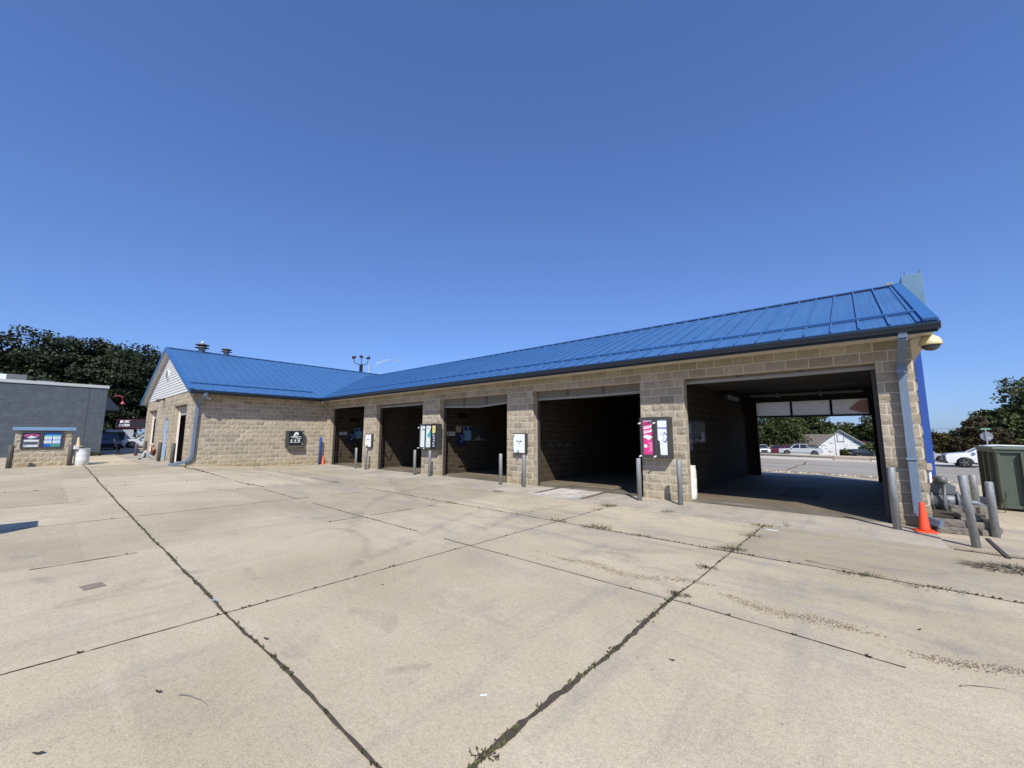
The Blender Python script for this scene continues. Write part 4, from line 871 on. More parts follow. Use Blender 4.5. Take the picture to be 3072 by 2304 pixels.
# ------------------------------------------------------------------ inside the bays
def wallthing(name, label, cat, x, y0, y1, z0, z1, m, d=.03, group=None):
    mb = MB(); mb.box(0, d, 0, y1-y0, 0, z1-z0); o = mb.build(name, m, None, (x, y0, z0)); tag(o, label, cat, group); return o
for x, bay in ((.245,'the bay nearest the wing'), (9.86,'the middle bay')):
    o = thing('wall_sign', 'small white notice with a black symbol inside '+bay, 'sign', (x,.72,1.57), 0, 'white notices in the bays')
    mb = MB(); mb.box(0,.012,0,.44,0,.17); mb.build('plate', M_stripeW, o)
    mb = MB(); mb.prism([(.05,.03),(.1,.04),(.11,.13),(.06,.14),(.03,.09)], 'x', .0125, .015)
    for k in range(4): mb.box(.0125,.015,.15,.41-.04*(k % 2),.03+k*.035,.045+k*.035)
    mb.build('print', P_ink, o)
    o = thing('pay_station', 'dark blue coin pay station on the wall inside '+bay, 'pay station', (x,1.27,1.2), 0, 'pay stations in the bays')
    mb = MB(); mb.box(0,.14,0,.33,0,.45); bevel(mb.build('cabinet', P_navy, o), .008)
    mb = MB(); 
    for (y, z, w, h) in ((.05,.36,.07,.03),(.2,.33,.05,.05),(.12,.25,.14,.02),(.2,.17,.07,.02),(.1,.1,.05,.05)): mb.box(.141,.146,y,y+w,z,z+h)
    mb.build('buttons', M_stripeW, o)
    o = thing('menu_board', 'blue wash menu board with white lettering inside '+bay, 'menu board', (x,1.66,1.36), 0, 'menu boards in the bays')
    mb = MB(); mb.box(0,.025,0,.44,0,.62); mb.build('board', P_skyb, o)
    mb = MB(); mb.box(.026,.029,.03,.43,.42,.6); mb.build('heading', P_navy, o)
    mb = MB(); put_text(mb, 'PRE', .1, (.031,.25,.55), (0,1,0), (0,0,1)); put_text(mb, 'Soak', .1, (.031,.25,.46), (0,1,0), (0,0,1))
    for k in range(4):
        n_ = 12; mb.add([(.03,.04+.018*math.cos(a),.08+k*.1+.018*math.sin(a)) for a in [i*math.pi/6 for i in range(n_)]], [tuple(range(n_))])
    mb.build('lettering', M_stripeW, o)
    o = thing('menu_board', 'dark wash menu board with a pale car picture inside '+bay, 'menu board', (x,2.12,1.36), 0, 'menu boards in the bays')
    mb = MB(); mb.box(0,.025,0,.95,0,.62); mb.build('board', paint('board_dark', (.05,.06,.055), .5), o)
    mb = MB(); mb.prism([(.05,.0),(.25,.03),(.3,.18),(.35,.05),(.42,.2),(.5,.22),(.55,.06),(.9,.03),(.9,.0)], 'x', .026, .028); mb.build('print', P_grey, o)
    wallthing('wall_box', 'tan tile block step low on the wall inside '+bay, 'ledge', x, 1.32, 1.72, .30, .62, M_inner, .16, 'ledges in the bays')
    wallthing('vent_grille', 'dark vent grille high on the wall inside '+bay, 'vent', x, 1.28, 1.82, 2.33, 2.54, M_black, .03, 'vent grilles in the bays')
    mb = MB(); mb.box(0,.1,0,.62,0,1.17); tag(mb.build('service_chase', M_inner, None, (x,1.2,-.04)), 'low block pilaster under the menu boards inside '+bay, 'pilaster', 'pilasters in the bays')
wallthing('notice', 'tan paper notice above the pay station inside the middle bay', 'notice', 9.86, 1.22, 1.52, 1.71, 1.98, paint('tan_paper', (.42,.32,.2), .6), .012)
for x, n_, y0, bay in ((5.03,3,1.05,'second bay'),(14.675,3,1.42,'fourth bay')):
    for k in range(n_):
        mb = MB(); mb.box(0,.05,0,.035,-.06,.07); mb.tube([(.05,.017,.05),(.11,.017,.03),(.11,.017,-.02)], .012, 6)
        tag(mb.build('mat_clip', M_meter, None, (x,y0+k*.58,1.25)), ['nearest','middle','farthest'][k]+' metal mat clip on the left wall of the '+bay, 'clip', 'floor mat clips')
mb = MB(); mb.tube([(0,.0,2.75),(.03,.02,2.0),(.04,.05,1.2),(.05,.12,.72),(.06,.3,.46),(.06,.46,.5),(.06,.5,.8),(.04,.42,1.25)], .017, 8)
tag(mb.build('hose', M_black, None, (5.04,.62,0)), 'black hose looping down the wall of the second bay', 'hose')
mb = MB(); mb.tube([(0,0,1.15),(.02,.01,.6),(.03,-.04,.3)], .016, 8); tag(mb.build('hose', M_black, None, (.26,.83,0)), 'short black hose hanging in the bay nearest the wing', 'hose')
o = thing('menu_board', 'row of dim wash menu posters inside the drive-through bay', 'menu board', (19.48,1.1,1.4))
mb = MB(); mb.box(0,.02,0,1.9,0,.64); mb.build('board', paint('board_dark', (.05,.06,.055), .5), o)
mb = MB(); mb.box(.021,.024,.05,.5,.1,.55); mb.build('poster', P_skyb, o)
mb = MB(); mb.prism([(.6,.05),(.8,.06),(.85,.2),(.95,.07),(1.05,.2),(1.2,.05),(1.75,.05),(1.75,.3),(1.5,.32),(1.5,.12),(.6,.02)], 'x', .021, .024); mb.build('print', P_grey, o)
o = thing('pay_station', 'dark blue coin pay station inside the drive-through bay', 'pay station', (19.48,1.08,1.22), 0, 'pay stations in the bays')
mb = MB(); mb.box(0,.12,0,.3,0,.45); bevel(mb.build('cabinet', P_navy, o), .008); mb = MB(); mb.box(.121,.125,.08,.22,.2,.3); mb.build('buttons', P_grey, o)
def tube_light(x, y0, y1, z, label):
    o = thing('tube_light', label, 'light', (x,y0,z), 0, 'unlit tube lights'); mb = MB(); mb.box(-.09,.09,0,y1-y0,-.06,.06); bevel(mb.build('housing', paint('lamp_housing', (.5,.5,.47), .4), o), .02)
    mb = MB(); mb.lathe([(.07,-.03),(.07,0)], 12, axis='y'); mb.build('end_cap', M_char, o, (0,-.001,0))
tube_light(19.62, 5.3, 6.9, 3.0, 'unlit tube light high on the left wall of the drive-through bay'); tube_light(17.2, 4.4, 5.7, 3.1, 'unlit tube light on the ceiling of the fourth bay'); tube_light(2.2, 1.2, 2.2, 2.86, 'unlit tube light under the lintel of the bay nearest the wing')
bpy.data.objects['tube_light.002'].rotation_euler = (0,0,math.radians(-90))
# ------------------------------------------------------------------ cameras and lamps fixed to the building
o = thing('security_camera', 'white bullet camera under the eave at the front of the wing', 'camera', (WX+.03,-5.66,3.3), 0, 'security cameras')
mb = MB(); mb.lathe([(.06,0),(.06,.03),(.03,.05)], 12, axis='x'); mb.build('mount', M_white, o); mb = MB(); mb.tube([(.08,.0,-.02),(.2,.14,-.09)], .045, 10); mb.build('body', M_white, o); mb = MB(); mb.tube([(.2,.14,-.09),(.215,.157,-.098)], .04, 10); mb.build('lens', M_black, o)
o = thing('security_camera', 'tiny white camera under the eave in the inner corner', 'camera', (WX+.25,-.42,3.40), 0, 'security cameras')
mb = MB(); mb.lathe([(0,-.07),(.05,-.05),(.07,0),(.07,.03)], 12); mb.build('body', M_white, o)
o = thing('dome_camera', 'large cream dome camera hanging under the right end of the eave', 'camera', (24.25,-.05,3.28))
mb = MB(); mb.lathe([(.15,-.02),(.158,.0),(.15,.06),(.12,.12),(.06,.16),(.0,.17)], 28); mb.build('hood', M_cream, o)
mb = MB(); mb.lathe([(0,-.12),(.06,-.11),(.11,-.07),(.135,-.021)], 28); mb.build('dome', mat_glass('smoked_dome', (.05,.05,.055)), o); mb = MB(); mb.tube([(0,0,.1),(0,0,.17)], .05, 10); mb.build('bracket', M_cream, o)
o = thing('flood_light', 'black twin flood light on the gable of the wing', 'light', (RX-.45,-WL-.03,3.55))
mb = MB(); mb.box(-.08,.08,-.06,0,-.08,.08); mb.build('mount', M_char, o)
for sx in (-1,1): mb = MB(); mb.tube([(sx*.05,-.06,-.02),(sx*.2,-.2,-.03),(sx*.28,-.3,-.1)], [.02,.05,.09], 10); mb.build('lamp', M_bolldark, o)
# ------------------------------------------------------------------ right of the building: pylon sign, gas meter, stones, dumpster
py = thing('pylon_sign', 'tall blue square post carrying a pale blue sign box above the roof', 'sign', (24.47,4.9,0))
mb = MB(); mb.box(-.075,.075,-.075,.075,-.1,4.3); bevel(mb.build('post', M_pblue, py), .008)
mb = MB(); mb.box(-.12,.30,0.1,1.6,4.3,6.12); bevel(mb.build('sign_cabinet', paint('pale_blue_cabinet', (.105,.215,.32), .55, 0, .15, 3), py), .01)
for x in (-.03, .26): mb = MB(); mb.tube([(x,.3,6.12),(x+.005,.3,6.27)], .008, 6); mb.build('lifting_rod', M_char, py)
o = thing('flood_light', 'small yellowed flood light on the ridge beside the pylon sign', 'light', (24.1,4.62,MZ+.02)); mb = MB(); mb.box(-.11,.06,-.07,.08,.02,.12); bevel(mb.build('housing', paint('yellowed_housing', (.26,.24,.14), .5), o), .02); mb = MB(); mb.box(-.03,.03,-.03,.03,-.1,.03); mb.build('mount', M_char, o)
def gas_meter():
    o = thing('gas_meter', 'grey commercial gas meter with riser pipe at the right corner of the building', 'gas meter', (24.27,1.02,.03))
    mb = MB(); mb.lathe([(.15,-.155),(.165,-.14),(.165,.14),(.15,.155)], 28, (0,0,.36), axis='x'); mb.build('body', M_meter, o)
    for x in (-.17, .175):
        mb = MB(); mb.lathe([(.2,-.018),(.2,.018)], 28, (x,0,.36), axis='x')
        f = mb.build('flange', M_meter, o)
        for k in range(10): a = k*.628+.2; q = MB(); q.lathe([(.014,-.03),(.014,.03)], 6, (x,.18*math.cos(a),.36+.18*math.sin(a)), axis='x'); q.build('bolt', M_meter, f)
    mb = MB(); mb.prism([(-.15,.50),(.15,.50),(.165,.62),(.17,.66),(.10,.70),(-.12,.70),(-.17,.66),(-.165,.62)], 'y', -.12, .12); bevel(mb.build('index_box', M_meter, o), .012)
    mb = MB(); mb.prism([(-.13,.70),(.09,.70),(.03,.79),(-.09,.80)], 'y', -.1, .1); bevel(mb.build('cap', M_meter, o), .01)
    mb = MB(); mb.tube([(.02,-.24,.02),(0,-.235,.35),(-.01,-.22,.74)], .036, 12); r_ = mb.build('riser_pipe', M_meter, o)
    mb = MB(); mb.lathe([(.06,.02),(.06,.06),(.045,.07),(.045,.12)], 12, (.02,-.24,0)); mb.build('coupling', M_meter, r_)
    mb = MB(); mb.lathe([(.0,.70),(.05,.715),(.068,.75),(.07,.79),(.05,.835),(0,.85)], 16, (-.01,-.22,0)); mb.tube([(-.01,-.22,.79),(-.06,-.05,.80),(-.08,.1,.78)], .045, 12); mb.build('elbow', M_meter, o)
    mb = MB(); mb.tube([(.19,0,.36),(.42,.05,.36),(.52,.07,.3),(.52,.07,-.1)], .055, 12); mb.build('outlet_pipe', M_meter, o)
    mb = MB(); mb.box(-.012,.05,-.171,-.165,.37,.40); mb.build('index_window', M_black, o)
    mb = MB(); mb.box(-.16,.16,-.16,.16,.02,.17); mb.build('cradle', M_black, o); return o
gas_meter()
o = thing('utility_box', 'small beige box on two white conduits behind the gas meter', 'utility box', (24.15,1.75,0))
mb = MB(); mb.box(-.075,.075,-.06,.06,.92,1.06); bevel(mb.build('box', paint('beige_box', (.4,.36,.28), .6), o), .01)
for x in (-.035, .035): mb = MB(); mb.tube([(x,0,-.05),(x,0,.92)], .02, 10); mb.build('conduit', M_whitetrim, o)
def stone(x, y, z, w, d, h, rz, label):
    mb = MB(); sd = rnd.random()*99; nx, ny, nz = 8, 5, 3
    bm = bmesh.new(); bmesh.ops.create_cube(bm, size=1); bmesh.ops.subdivide_edges(bm, edges=bm.edges, cuts=5, use_grid_fill=True)
    for v_ in bm.verts:
        p = Vector((v_.co.x*w, v_.co.y*d, v_.co.z*h)); q = p*14+Vector((sd,sd,sd)); n_ = v_.co.normalized()
        c = max(abs(v_.co.x), abs(v_.co.y)); p += n_*(mnoise.noise(q)*.016+mnoise.noise(q*2.3)*.009) - Vector((v_.co.x,v_.co.y,v_.co.z))*(.05*h if sum(abs(t) > .45 for t in v_.co) > 1 else 0); v_.co = p
    me = bpy.data.meshes.new('landscape_block'); bm.to_mesh(me); bm.free(); me.materials.append(M_stone)
    for p in me.polygons: p.use_smooth = False
    o = bpy.data.objects.new('landscape_block', me); COL.objects.link(o); o.location = (x,y,z+h/2); o.rotation_euler = (0,0,rz); tag(o, label, 'stone block', 'landscaping blocks round the gas meter')
H = .105
for (x, y, k, w, rz, lab) in ((24.13,-.22,0,.24,.1,'leftmost rough block of the bottom course round the gas meter'),(24.34,-.19,0,.30,.05,'middle rough block of the bottom course, behind the thick leaning bollard'),(24.58,-.03,0,.26,.75,'rightmost rough block of the bottom course round the gas meter'),(24.72,.22,0,.28,1.3,'rear rough block of the bottom course behind the shorter bollard'),
   (24.20,-.12,1,.34,.06,'mossy long block of the second course below the downspout outlet'),(24.50,-.03,1,.26,.5,'block of the second course behind the leaning bollard'),(24.66,.2,1,.26,1.25,'right end block of the second course round the gas meter'),
   (24.44,.08,2,.26,.3,'block of the third course in front of the gas meter'),(24.62,.27,2,.26,1.1,'pale right end block of the third course round the gas meter'),
   (24.40,.22,3,.30,.1,'pale left block of the top course under the gas meter'),(24.62,.36,3,.28,.9,'right block of the top course round the gas meter')):
    stone(x, y, .0+k*H, w, .19, H*.97, rz, lab)
mb = MB(); mb.box(23.98,24.7,.05,1.9,-.1,.24); tag(mb.build('planter_soil', paint('planter_soil', (.05,.04,.028), .95, 0, .4, 12), None), kind='structure')
dp = thing('dumpster', 'large dark green steel dumpster with ribbed sides behind the bollards', 'dumpster', (25.42,3.65,0))
mb = MB(); mb.box(0,2.2,0,1.85,.09,1.33); mb.build('body', M_dump, dp)
mb = MB(); mb.box(-.03,2.23,-.05,.0-.001,1.27,1.33); mb.box(-.03,-.001,0,1.88,1.27,1.33); mb.box(-.04,2.24,-.04,-.001,.06,.13); mb.build('rim', M_dump, dp)
for x in (.0, .33, .95, 1.55, 2.12): mb = MB(); mb.box(x,x+.055,-.11 if x > .1 else -.03,-.0005,.14,1.265); mb.build('rib', M_dump, dp)
for y in (.35, .9, 1.5): mb = MB(); mb.box(-.07,-.0005,y,y+.08,.12,1.265); mb.build('rib', M_dump, dp)
mb = MB(); mb.prism([(.55,.35),(1.6,.35),(1.6,.95),(.75,.95),(.55,.75)], 'y', -.2, -.111); mb.build('lift_pocket', M_dump, dp)
mb = MB(); mb.box(-.06,1.3,-.08,1.9,1.335,1.39); bevel(mb.build('lid', M_dumplid, dp), .012); mb = MB(); mb.box(1.32,2.26,-.08,1.9,1.345,1.42); bevel(mb.build('lid', M_dumplid, dp), .012)
for x in (.1, 1.9): mb = MB(); mb.box(x,x+.2,.1,1.7,-.01,.088); mb.build('skid', M_black, dp)

# ------------------------------------------------------------------ weeds and litter
def tuft(name, label, loc, n, h, spread, mat, seed, flat=.0, cat='weed', w=.0038):
    r = random.Random(seed); mb = MB()
    for i in range(n):
        a = r.random()*6.28; rr = spread*r.random()**.7; x, y = rr*math.cos(a)*1.5, rr*math.sin(a)*.6
        la = a+r.uniform(-.9,.9); L = h*r.uniform(.5,1.2); lean = r.uniform(.3,1.1)+flat; ww = w*r.uniform(.6,1.3)
        p0 = Vector((x,y,0)); d = Vector((math.cos(la)*math.sin(min(lean,1.5)), math.sin(la)*math.sin(min(lean,1.5)), max(.06,math.cos(min(lean,1.5))))); s = Vector((-math.sin(la),math.cos(la),0))*ww
        p1 = p0+d*L*.55; p2 = p0+d*L+Vector((0,0,-L*.22))
        p2.z = max(p2.z, .004)
        mb.add([p0-s,p0+s,p1+s*.8,p1-s*.8,p2], [(0,1,2,3),(3,2,4)])
    o = mb.build(name, mat, None, loc, r.random()*.4, recalc=False); tag(o, label, cat, 'weeds in the pavement joints'); return o
MG = mat_leaf('weed_green', [(.075,.08,.03),(.12,.12,.05),(.15,.13,.065),(.19,.155,.09)], .2); MD = mat_leaf('weed_dry', [(.22,.18,.08),(.30,.24,.12),(.16,.16,.06),(.26,.2,.15)], .2); MK = mat_leaf('weed_dark', [(.055,.055,.025),(.085,.08,.038),(.13,.105,.065)], .15)
for i, (x, y, n, h, sp, m, lab) in enumerate((
  (19.57,-3.93,110,.13,.16,MG,'thick green weed on the joint below the pink vending poster'),(18.66,-1.78,120,.12,.15,MD,'dry yellow grass tuft at the apron edge, in front of the fourth bay'),(18.68,-2.4,40,.08,.08,MD,'tiny dry weed on the short joint leading to the fourth bay'),(18.72,-3.9,60,.08,.13,MK,'low dark weed where two joints cross, left of the thick green weed'),
  (20.33,-3.97,60,.06,.13,MK,'flat mossy weed on the joint in front of the right pier'),(19.96,-1.62,55,.10,.08,MG,'sparse weed at the apron edge in front of the shadowed pier'),(21.66,-3.82,110,.09,.12,MG,'spreading weed at the crossing of the joints before the drive-through bay'),(21.62,-4.93,60,.07,.08,MK,'dark star shaped weed on the joint nearest the camera side'),
  (21.69,-1.78,80,.09,.11,MD,'brownish weed at the apron edge of the drive-through bay'),(21.68,-2.75,60,.10,.09,MD,'straggly weed on the joint leading to the drive-through bay'),(21.64,-6.02,90,.05,.08,MK,'dark mossy clump at the top of the wide crack'),(23.05,-4.0,70,.08,.14,MK,'dark clump of weed on the right hand joint'),(23.6,-4.05,60,.07,.2,MG,'low long weed farther right on the right hand joint'),
  (21.62,-8.8,60,.025,.05,MK,'mossy clump at the bottom of the wide crack'),(15.62,-3.93,70,.08,.12,MD,'dry weed on the far joint in front of the third bay'),(9.5,-3.88,60,.09,.14,MD,'distant dry weed on the far joint in front of the second bay'),(15.1,-1.72,70,.1,.16,MG,'green weed at the apron edge beside the larger white control box'),(24.5,-2.5,330,.2,.3,MK,'large dry weed sprawling at the right edge of the pavement'))):
    tuft('weed', lab, (x,y,G(x,y)+.006), n, h, sp, m, 100+i, .75 if n > 300 else .25)
o = tuft('weed', 'grass wisp bent over the apron edge of the drive-through bay', (22.0,-1.62,.01), 9, .2, .05, MD, 140, .1, w=.004)
for i, (x, y, lab) in enumerate(((25.36,3.2,'tall leafy weed growing at the foot of the green dumpster'),)):
    r = random.Random(5); mb = MB(); mb.tube([(0,0,0),(.02,.0,.22),(.05,.01,.45)], .006, 5, 1); mb.tube([(0,0,.1),(-.06,-.02,.3)], .004, 5, 1)
    for k in range(70):
        z = r.uniform(.06,.48); a = r.random()*6.28; L = r.uniform(.03,.08); c = Vector((.1*z,0,z)); d = Vector((math.cos(a),math.sin(a),r.uniform(-.3,.3))); s = Vector((-d.y,d.x,0))*L*.3
        c += d*r.uniform(0,.06)
        mb.add([c,c+d*L*.5+s,c+d*L,c+d*L*.5-s], [(0,1,2,3)])
    tag(mb.build('weed', [MK, M_bark], None, (x,y,0), recalc=False), lab, 'weed', 'weeds in the pavement joints')
mb = MB(); r = random.Random(8)
for k in range(260):
    y = r.uniform(-3.6,-.15); x = .2+r.random()**2*.25; L = r.uniform(.015,.05); a = r.random()*6.28
    d = Vector((math.cos(a),math.sin(a),r.uniform(.0,1.2))); s = Vector((-d.y,d.x,0))*.35*L; c = Vector((x,y,G(x,y)+.005)); mb.add([c,c+d*L*.5+s,c+d*L,c+d*L*.5-s], [(0,1,2,3)])
tag(mb.build('dead_leaves', mat_leaf('dead_leaf', [(.09,.05,.03),(.14,.09,.05),(.10,.10,.04),(.06,.04,.03)], .1), recalc=False), kind='stuff')
def leaf_litter(label, x, y, s, mat, rz, name='fallen_leaf', cat='leaf', h=.012):
    mb = MB(); pts = [(1,0),(.5,.28),(.1,.42),(-.3,.34),(-.8,.12),(-1,0),(-.8,-.14),(-.2,-.38),(.4,-.3)]
    vs = [(s*a,s*b*.9,.004+h*abs(math.sin(a*2.2+b))) for a, b in pts]; mb.add(vs+[(0,0,.002)], [(i,(i+1) % 9,9) for i in range(9)])
    tag(mb.build(name, mat, None, (x,y,G(x,y)), rz, recalc=False), label, cat, 'litter on the pavement')
M_dkl = paint('dark_leaf', (.035,.03,.025), .7); M_brl = paint('brown_leaf', (.16,.11,.07), .8)
leaf_litter('dark leaf left of the left crack, near the long twig', 19.73,-9.8,.028,M_dkl,.4); leaf_litter('dark leaf at the bottom left of the pavement', 19.92,-10.29,.03,M_dkl,.8); leaf_litter('dark leaf below the crossing joints at the right of the slab', 22.03,-7.29,.022,M_dkl,.1); leaf_litter('dark leaf near the brown litter line at the right', 23.1,-6.28,.03,M_dkl,-.5); leaf_litter('small dark leaf near the right hand joint', 23.43,-5.44,.02,M_dkl,.9); leaf_litter('brown leaf on the middle of the large front slab', 19.15,-7.88,.022,M_brl,.2); leaf_litter('brown leaf lying beside the left crack', 19.5,-9.12,.03,M_dkl,.3)
def flat(label, name, cat, x, y, pts, mat, rz):
    mb = MB(); mb.prism(pts, 'z', .003, .007); tag(mb.build(name, mat, None, (x,y,G(x,y)), rz), label, cat, 'litter on the pavement')
flat('flat brown square of cardboard on the left slab', 'cardboard', 'cardboard', 16.89,-9.94, [(-.1,-.08),(.09,-.09),(.1,.08),(-.09,.09)], paint('cardboard', (.22,.18,.14), .9), .2)
flat('white paper scrap lying before the drive-through bay', 'paper_scrap', 'paper', 21.87,-2.03, [(-.1,-.025),(-.02,-.035),(.09,-.015),(.1,.02),(0,.03),(-.08,.015)], M_stripeW, .1)
flat('small white bird dropping like scrap near the front of the pavement', 'paper_scrap', 'paper', 21.28,-8.47, [(-.02,-.006),(0,-.006),(.03,.0),(.015,.007),(0,.002),(-.01,.012)], M_stripeW, .8)
flat('tiny blue plastic scrap in the left crack', 'plastic_scrap', 'plastic', 18.28,-9.19, [(-.025,-.012),(.02,-.015),(.03,.01),(-.02,.015)], P_skyb, .4)
def twig(label, p, q, r_, mat): mb = MB(); mb.tube([p, (p[0]*.7+q[0]*.3-.008,p[1]*.7+q[1]*.3+.012,p[2]+.004), (p[0]*.35+q[0]*.65+.012,p[1]*.35+q[1]*.65+.016,p[2]+.006), q], [r_,r_*.9,r_*.7,r_*.4], 6); tag(mb.build('twig', mat, None), label, 'twig', 'twigs on the pavement')
twig('straight grey twig on the front left slab', (19.86,-9.72,.008), (20.12,-9.63,.008), .003, paint('grey_twig', (.2,.19,.18), .9))
twig('pale dry stalk lying along the right hand joint', (22.5,-3.75,.01), (23.2,-3.92,.012), .005, M_wood); twig('dark twig lying at the right edge of the front slab', (23.55,-6.35,.01), (23.78,-6.2,.012), .004, M_wood)
mb = MB(); mb.box(-.022,.022,-.7,.7,.0,.018); o = tag(mb.build('plank', paint('dark_timber', (.05,.045,.04), .9, 0, .3, 10), None, (24.55,-1.12,G(24.5,-1)), math.radians(-1)), 'dark narrow timber strip lying beside the leaning bollard', 'plank')
# vacuum added unseen outside the picture on the left, to cast a shadow into view
o = thing('unseen_caster', 'unseen vacuum stand at the left edge whose shadow falls on the pavement', 'shadow_caster', (13.25,-12.05,G(13.2,-12)))
mb = MB(); mb.lathe([(.3,0),(.3,1.25),(.26,1.35),(.05,1.42)], 20); mb.build('canister', M_zinc, o); mb = MB(); mb.box(-.35,.35,-.25,.25,1.43,1.92); mb.build('housing', M_pblue, o)
# ------------------------------------------------------------------ trees
LT = mat_leaf('oak_leaf_dark', [(.015,.024,.010),(.022,.033,.014),(.029,.040,.017),(.04,.05,.022)], .15)
LB = mat_leaf('leaf_green', [(.02,.036,.012),(.045,.065,.018),(.075,.095,.026),(.10,.115,.035)], .2)
LR = mat_leaf('leaf_russet', [(.035,.028,.016),(.07,.045,.022),(.055,.06,.022),(.085,.065,.028)], .18)
LO = mat_leaf('leaf_orange_green', [(.05,.055,.018),(.10,.085,.025),(.13,.09,.03),(.06,.07,.02)], .18)
def tree(name, label, base, crowns, leaf, ls, nclump, nleaf, seed, trunk=.3, group=None, cat='tree'):
    R = np.random.default_rng(seed); rr = random.Random(seed); o = thing(name, label, cat, base, 0, group)
    V = []; n = 0; cl = []
    for (cx, cy, cz, rx, ry, rz) in crowns:
        for i in range(nclump):
            d = R.normal(size=3); d /= np.linalg.norm(d); q = .4+.6*R.random()**.5
            q *= .86+.22*mnoise.noise(Vector(d*1.7)+Vector((seed,0,0)))+.12*R.random()
            q = min(q, 1.02); c = np.array([cx+d[0]*rx*q, cy+d[1]*ry*q, cz+d[2]*rz*q]); cl.append(c)
            m = int(nleaf*(.6+.8*R.random())); s = .125*min(rx, rz)*(.7+.7*R.random())
            P = c + np.clip(R.normal(size=(m,3)),-1.5,1.5)*np.array([s,s,s*.6])
            N = R.normal(size=(m,3))*.75 + d*.45 + np.array([0,0,.55]); N /= np.linalg.norm(N,axis=1)[:,None]
            A = np.cross(N, R.normal(size=(m,3))); A /= np.linalg.norm(A,axis=1)[:,None]; B = np.cross(N, A)
            L = ls*(.6+.8*R.random((m,1)))
            V.append(np.stack([P-A*L, P-B*L*.62, P+A*L, P+B*L*.62], axis=1).reshape(-1,3)); n += m
        # coarse inner foliage so the crown is not see-through
        m = int(nclump*nleaf*.3); d = R.normal(size=(m,3)); d /= np.linalg.norm(d,axis=1)[:,None]; P = np.array([cx,cy,cz])+d*np.array([rx,ry,rz])*(.74*R.random((m,1))**.4)
        A = R.normal(size=(m,3)); A /= np.linalg.norm(A,axis=1)[:,None]; B = np.cross(A, R.normal(size=(m,3))); B /= np.linalg.norm(B,axis=1)[:,None]; L = ls*(1.1+.7*R.random((m,1)))
        V.append(np.stack([P-A*L, P-B*L*.7, P+A*L, P+B*L*.7], axis=1).reshape(-1,3))
    V = np.concatenate(V); me = bpy.data.meshes.new('crown'); F4 = np.arange(len(V)).reshape(-1,4)
    me.from_pydata(V.tolist(), [], F4.tolist()); me.materials.append(leaf); c_ = bpy.data.objects.new('crown', me); COL.objects.link(c_); c_.parent = o
    mb = MB(); zc = sum(c[2] for c in crowns)/len(crowns); cx0 = crowns[len(crowns)//2]
    mb.tube([(0,0,-.3),(.05,0,zc*.35),(cx0[0]*.5,cx0[1]*.5,zc*.75),(cx0[0],cx0[1],zc*1.1)], [trunk*1.25,trunk,trunk*.75,trunk*.3], 9)
    for k in range(0, len(cl), max(1, len(cl)//14)):
        c = cl[k]; mb.tube([(cx0[0]*.3,cx0[1]*.3,zc*.5),(c[0]*.5+cx0[0]*.2,c[1]*.5+cx0[1]*.2,zc*.5+(c[2]-zc*.5)*.5),tuple(c)], [trunk*.45,trunk*.28,trunk*.08], 6)
    mb.build('trunk', M_bark, o); return o
def gz(x, y): return G(x, y)-.05
tg = 'tall trees behind the grey building'
tree('oak_tree', 'dark oak at the left edge, leftmost of the big trees over the grey building', (-55,-17,.1), [(0,0,7.2,6.2,6.2,5.0),(1,4,6,4,4,4)], LT, .19, 120, 120, 11, .45, tg)
tree('oak_tree', 'tallest dark oak with a domed top above the grey building', (-53,-10.3,.1), [(0,-1.5,8.2,5.6,5.2,6.0),(0,3.4,8.4,5,4.8,5.6),(2,0,4.5,4.5,5,3)], LT, .19, 115, 120, 12, .5, tg)
tree('oak_tree', 'broad dark oak between the grey building and the gabled wing', (-52,-3.6,.1), [(0,-.6,8.6,5.4,5.2,5.7),(1,-1.5,5,4.4,4.2,3.8)], LT, .19, 120, 120, 13, .45, tg)
tree('oak_tree', 'dark oak rising behind the gable of the wing', (-51,2.2,.1), [(0,0,7.6,5,4.6,5.4)], LT, .19, 120, 120, 14, .4, tg)
tg = 'trees across the road'
tree('broadleaf_tree', 'bright green tree filling the left of the drive-through opening', (6,90,gz(6,90)), [(0,0,5.6,5.5,4.5,5.6),(4.5,1,4.5,4.5,4,4.6),(-5,0,6,5,4,5.5)], LB, .17, 90, 70, 21, .35, tg)
tree('broadleaf_tree', 'tall green tree behind the grey roof of the white house', (13.6,103,gz(13,100)), [(0,0,7.2,4.6,4.5,4.8),(-3,2,6,4,4,4.6),(2,1,4.5,4,4,3)], LB, .19, 90, 70, 22, .35, tg)
tree('broadleaf_tree', 'smaller rounded tree behind the peak of the white house', (19.2,122,gz(19,96)), [(0,0,4.8,4.2,4,3.0),(-2.5,0,3.6,3.5,3,2.8),(3,2,3.4,3,3,2.4)], LB, .2, 80, 60, 23, .35, tg)
tree('broadleaf_tree', 'green tree behind the house with the maroon roof', (25.6,118,gz(25,96)), [(0,0,5.4,4,4,3.6),(3,0,4.5,4,4,4),(-2.2,1,4,2.6,3,2.4)], LB, .2, 80, 60, 24, .35, tg)
tree('broadleaf_tree', 'tall dark tree at the right edge behind the street sign', (41.4,70,gz(43,70)), [(0,0,6.6,6.4,5.5,5.4),(-4.6,0,4.4,3.6,3.5,3.2),(3,0,8,6,5,5),(-2,-2,2.8,5.5,4,2.6)], LB, .19, 100, 80, 25, .4, tg)
tree('small_tree', 'small russet red tree beside the stop sign', (33.4,62.5,gz(33,62)), [(0,0,3.5,1.5,1.4,2.1),(1.7,0,2.5,1.4,1.3,1.8),(-1.4,0,2.2,1.3,1.4,1.6)], LR, .12, 60, 55, 26, .12, tg)
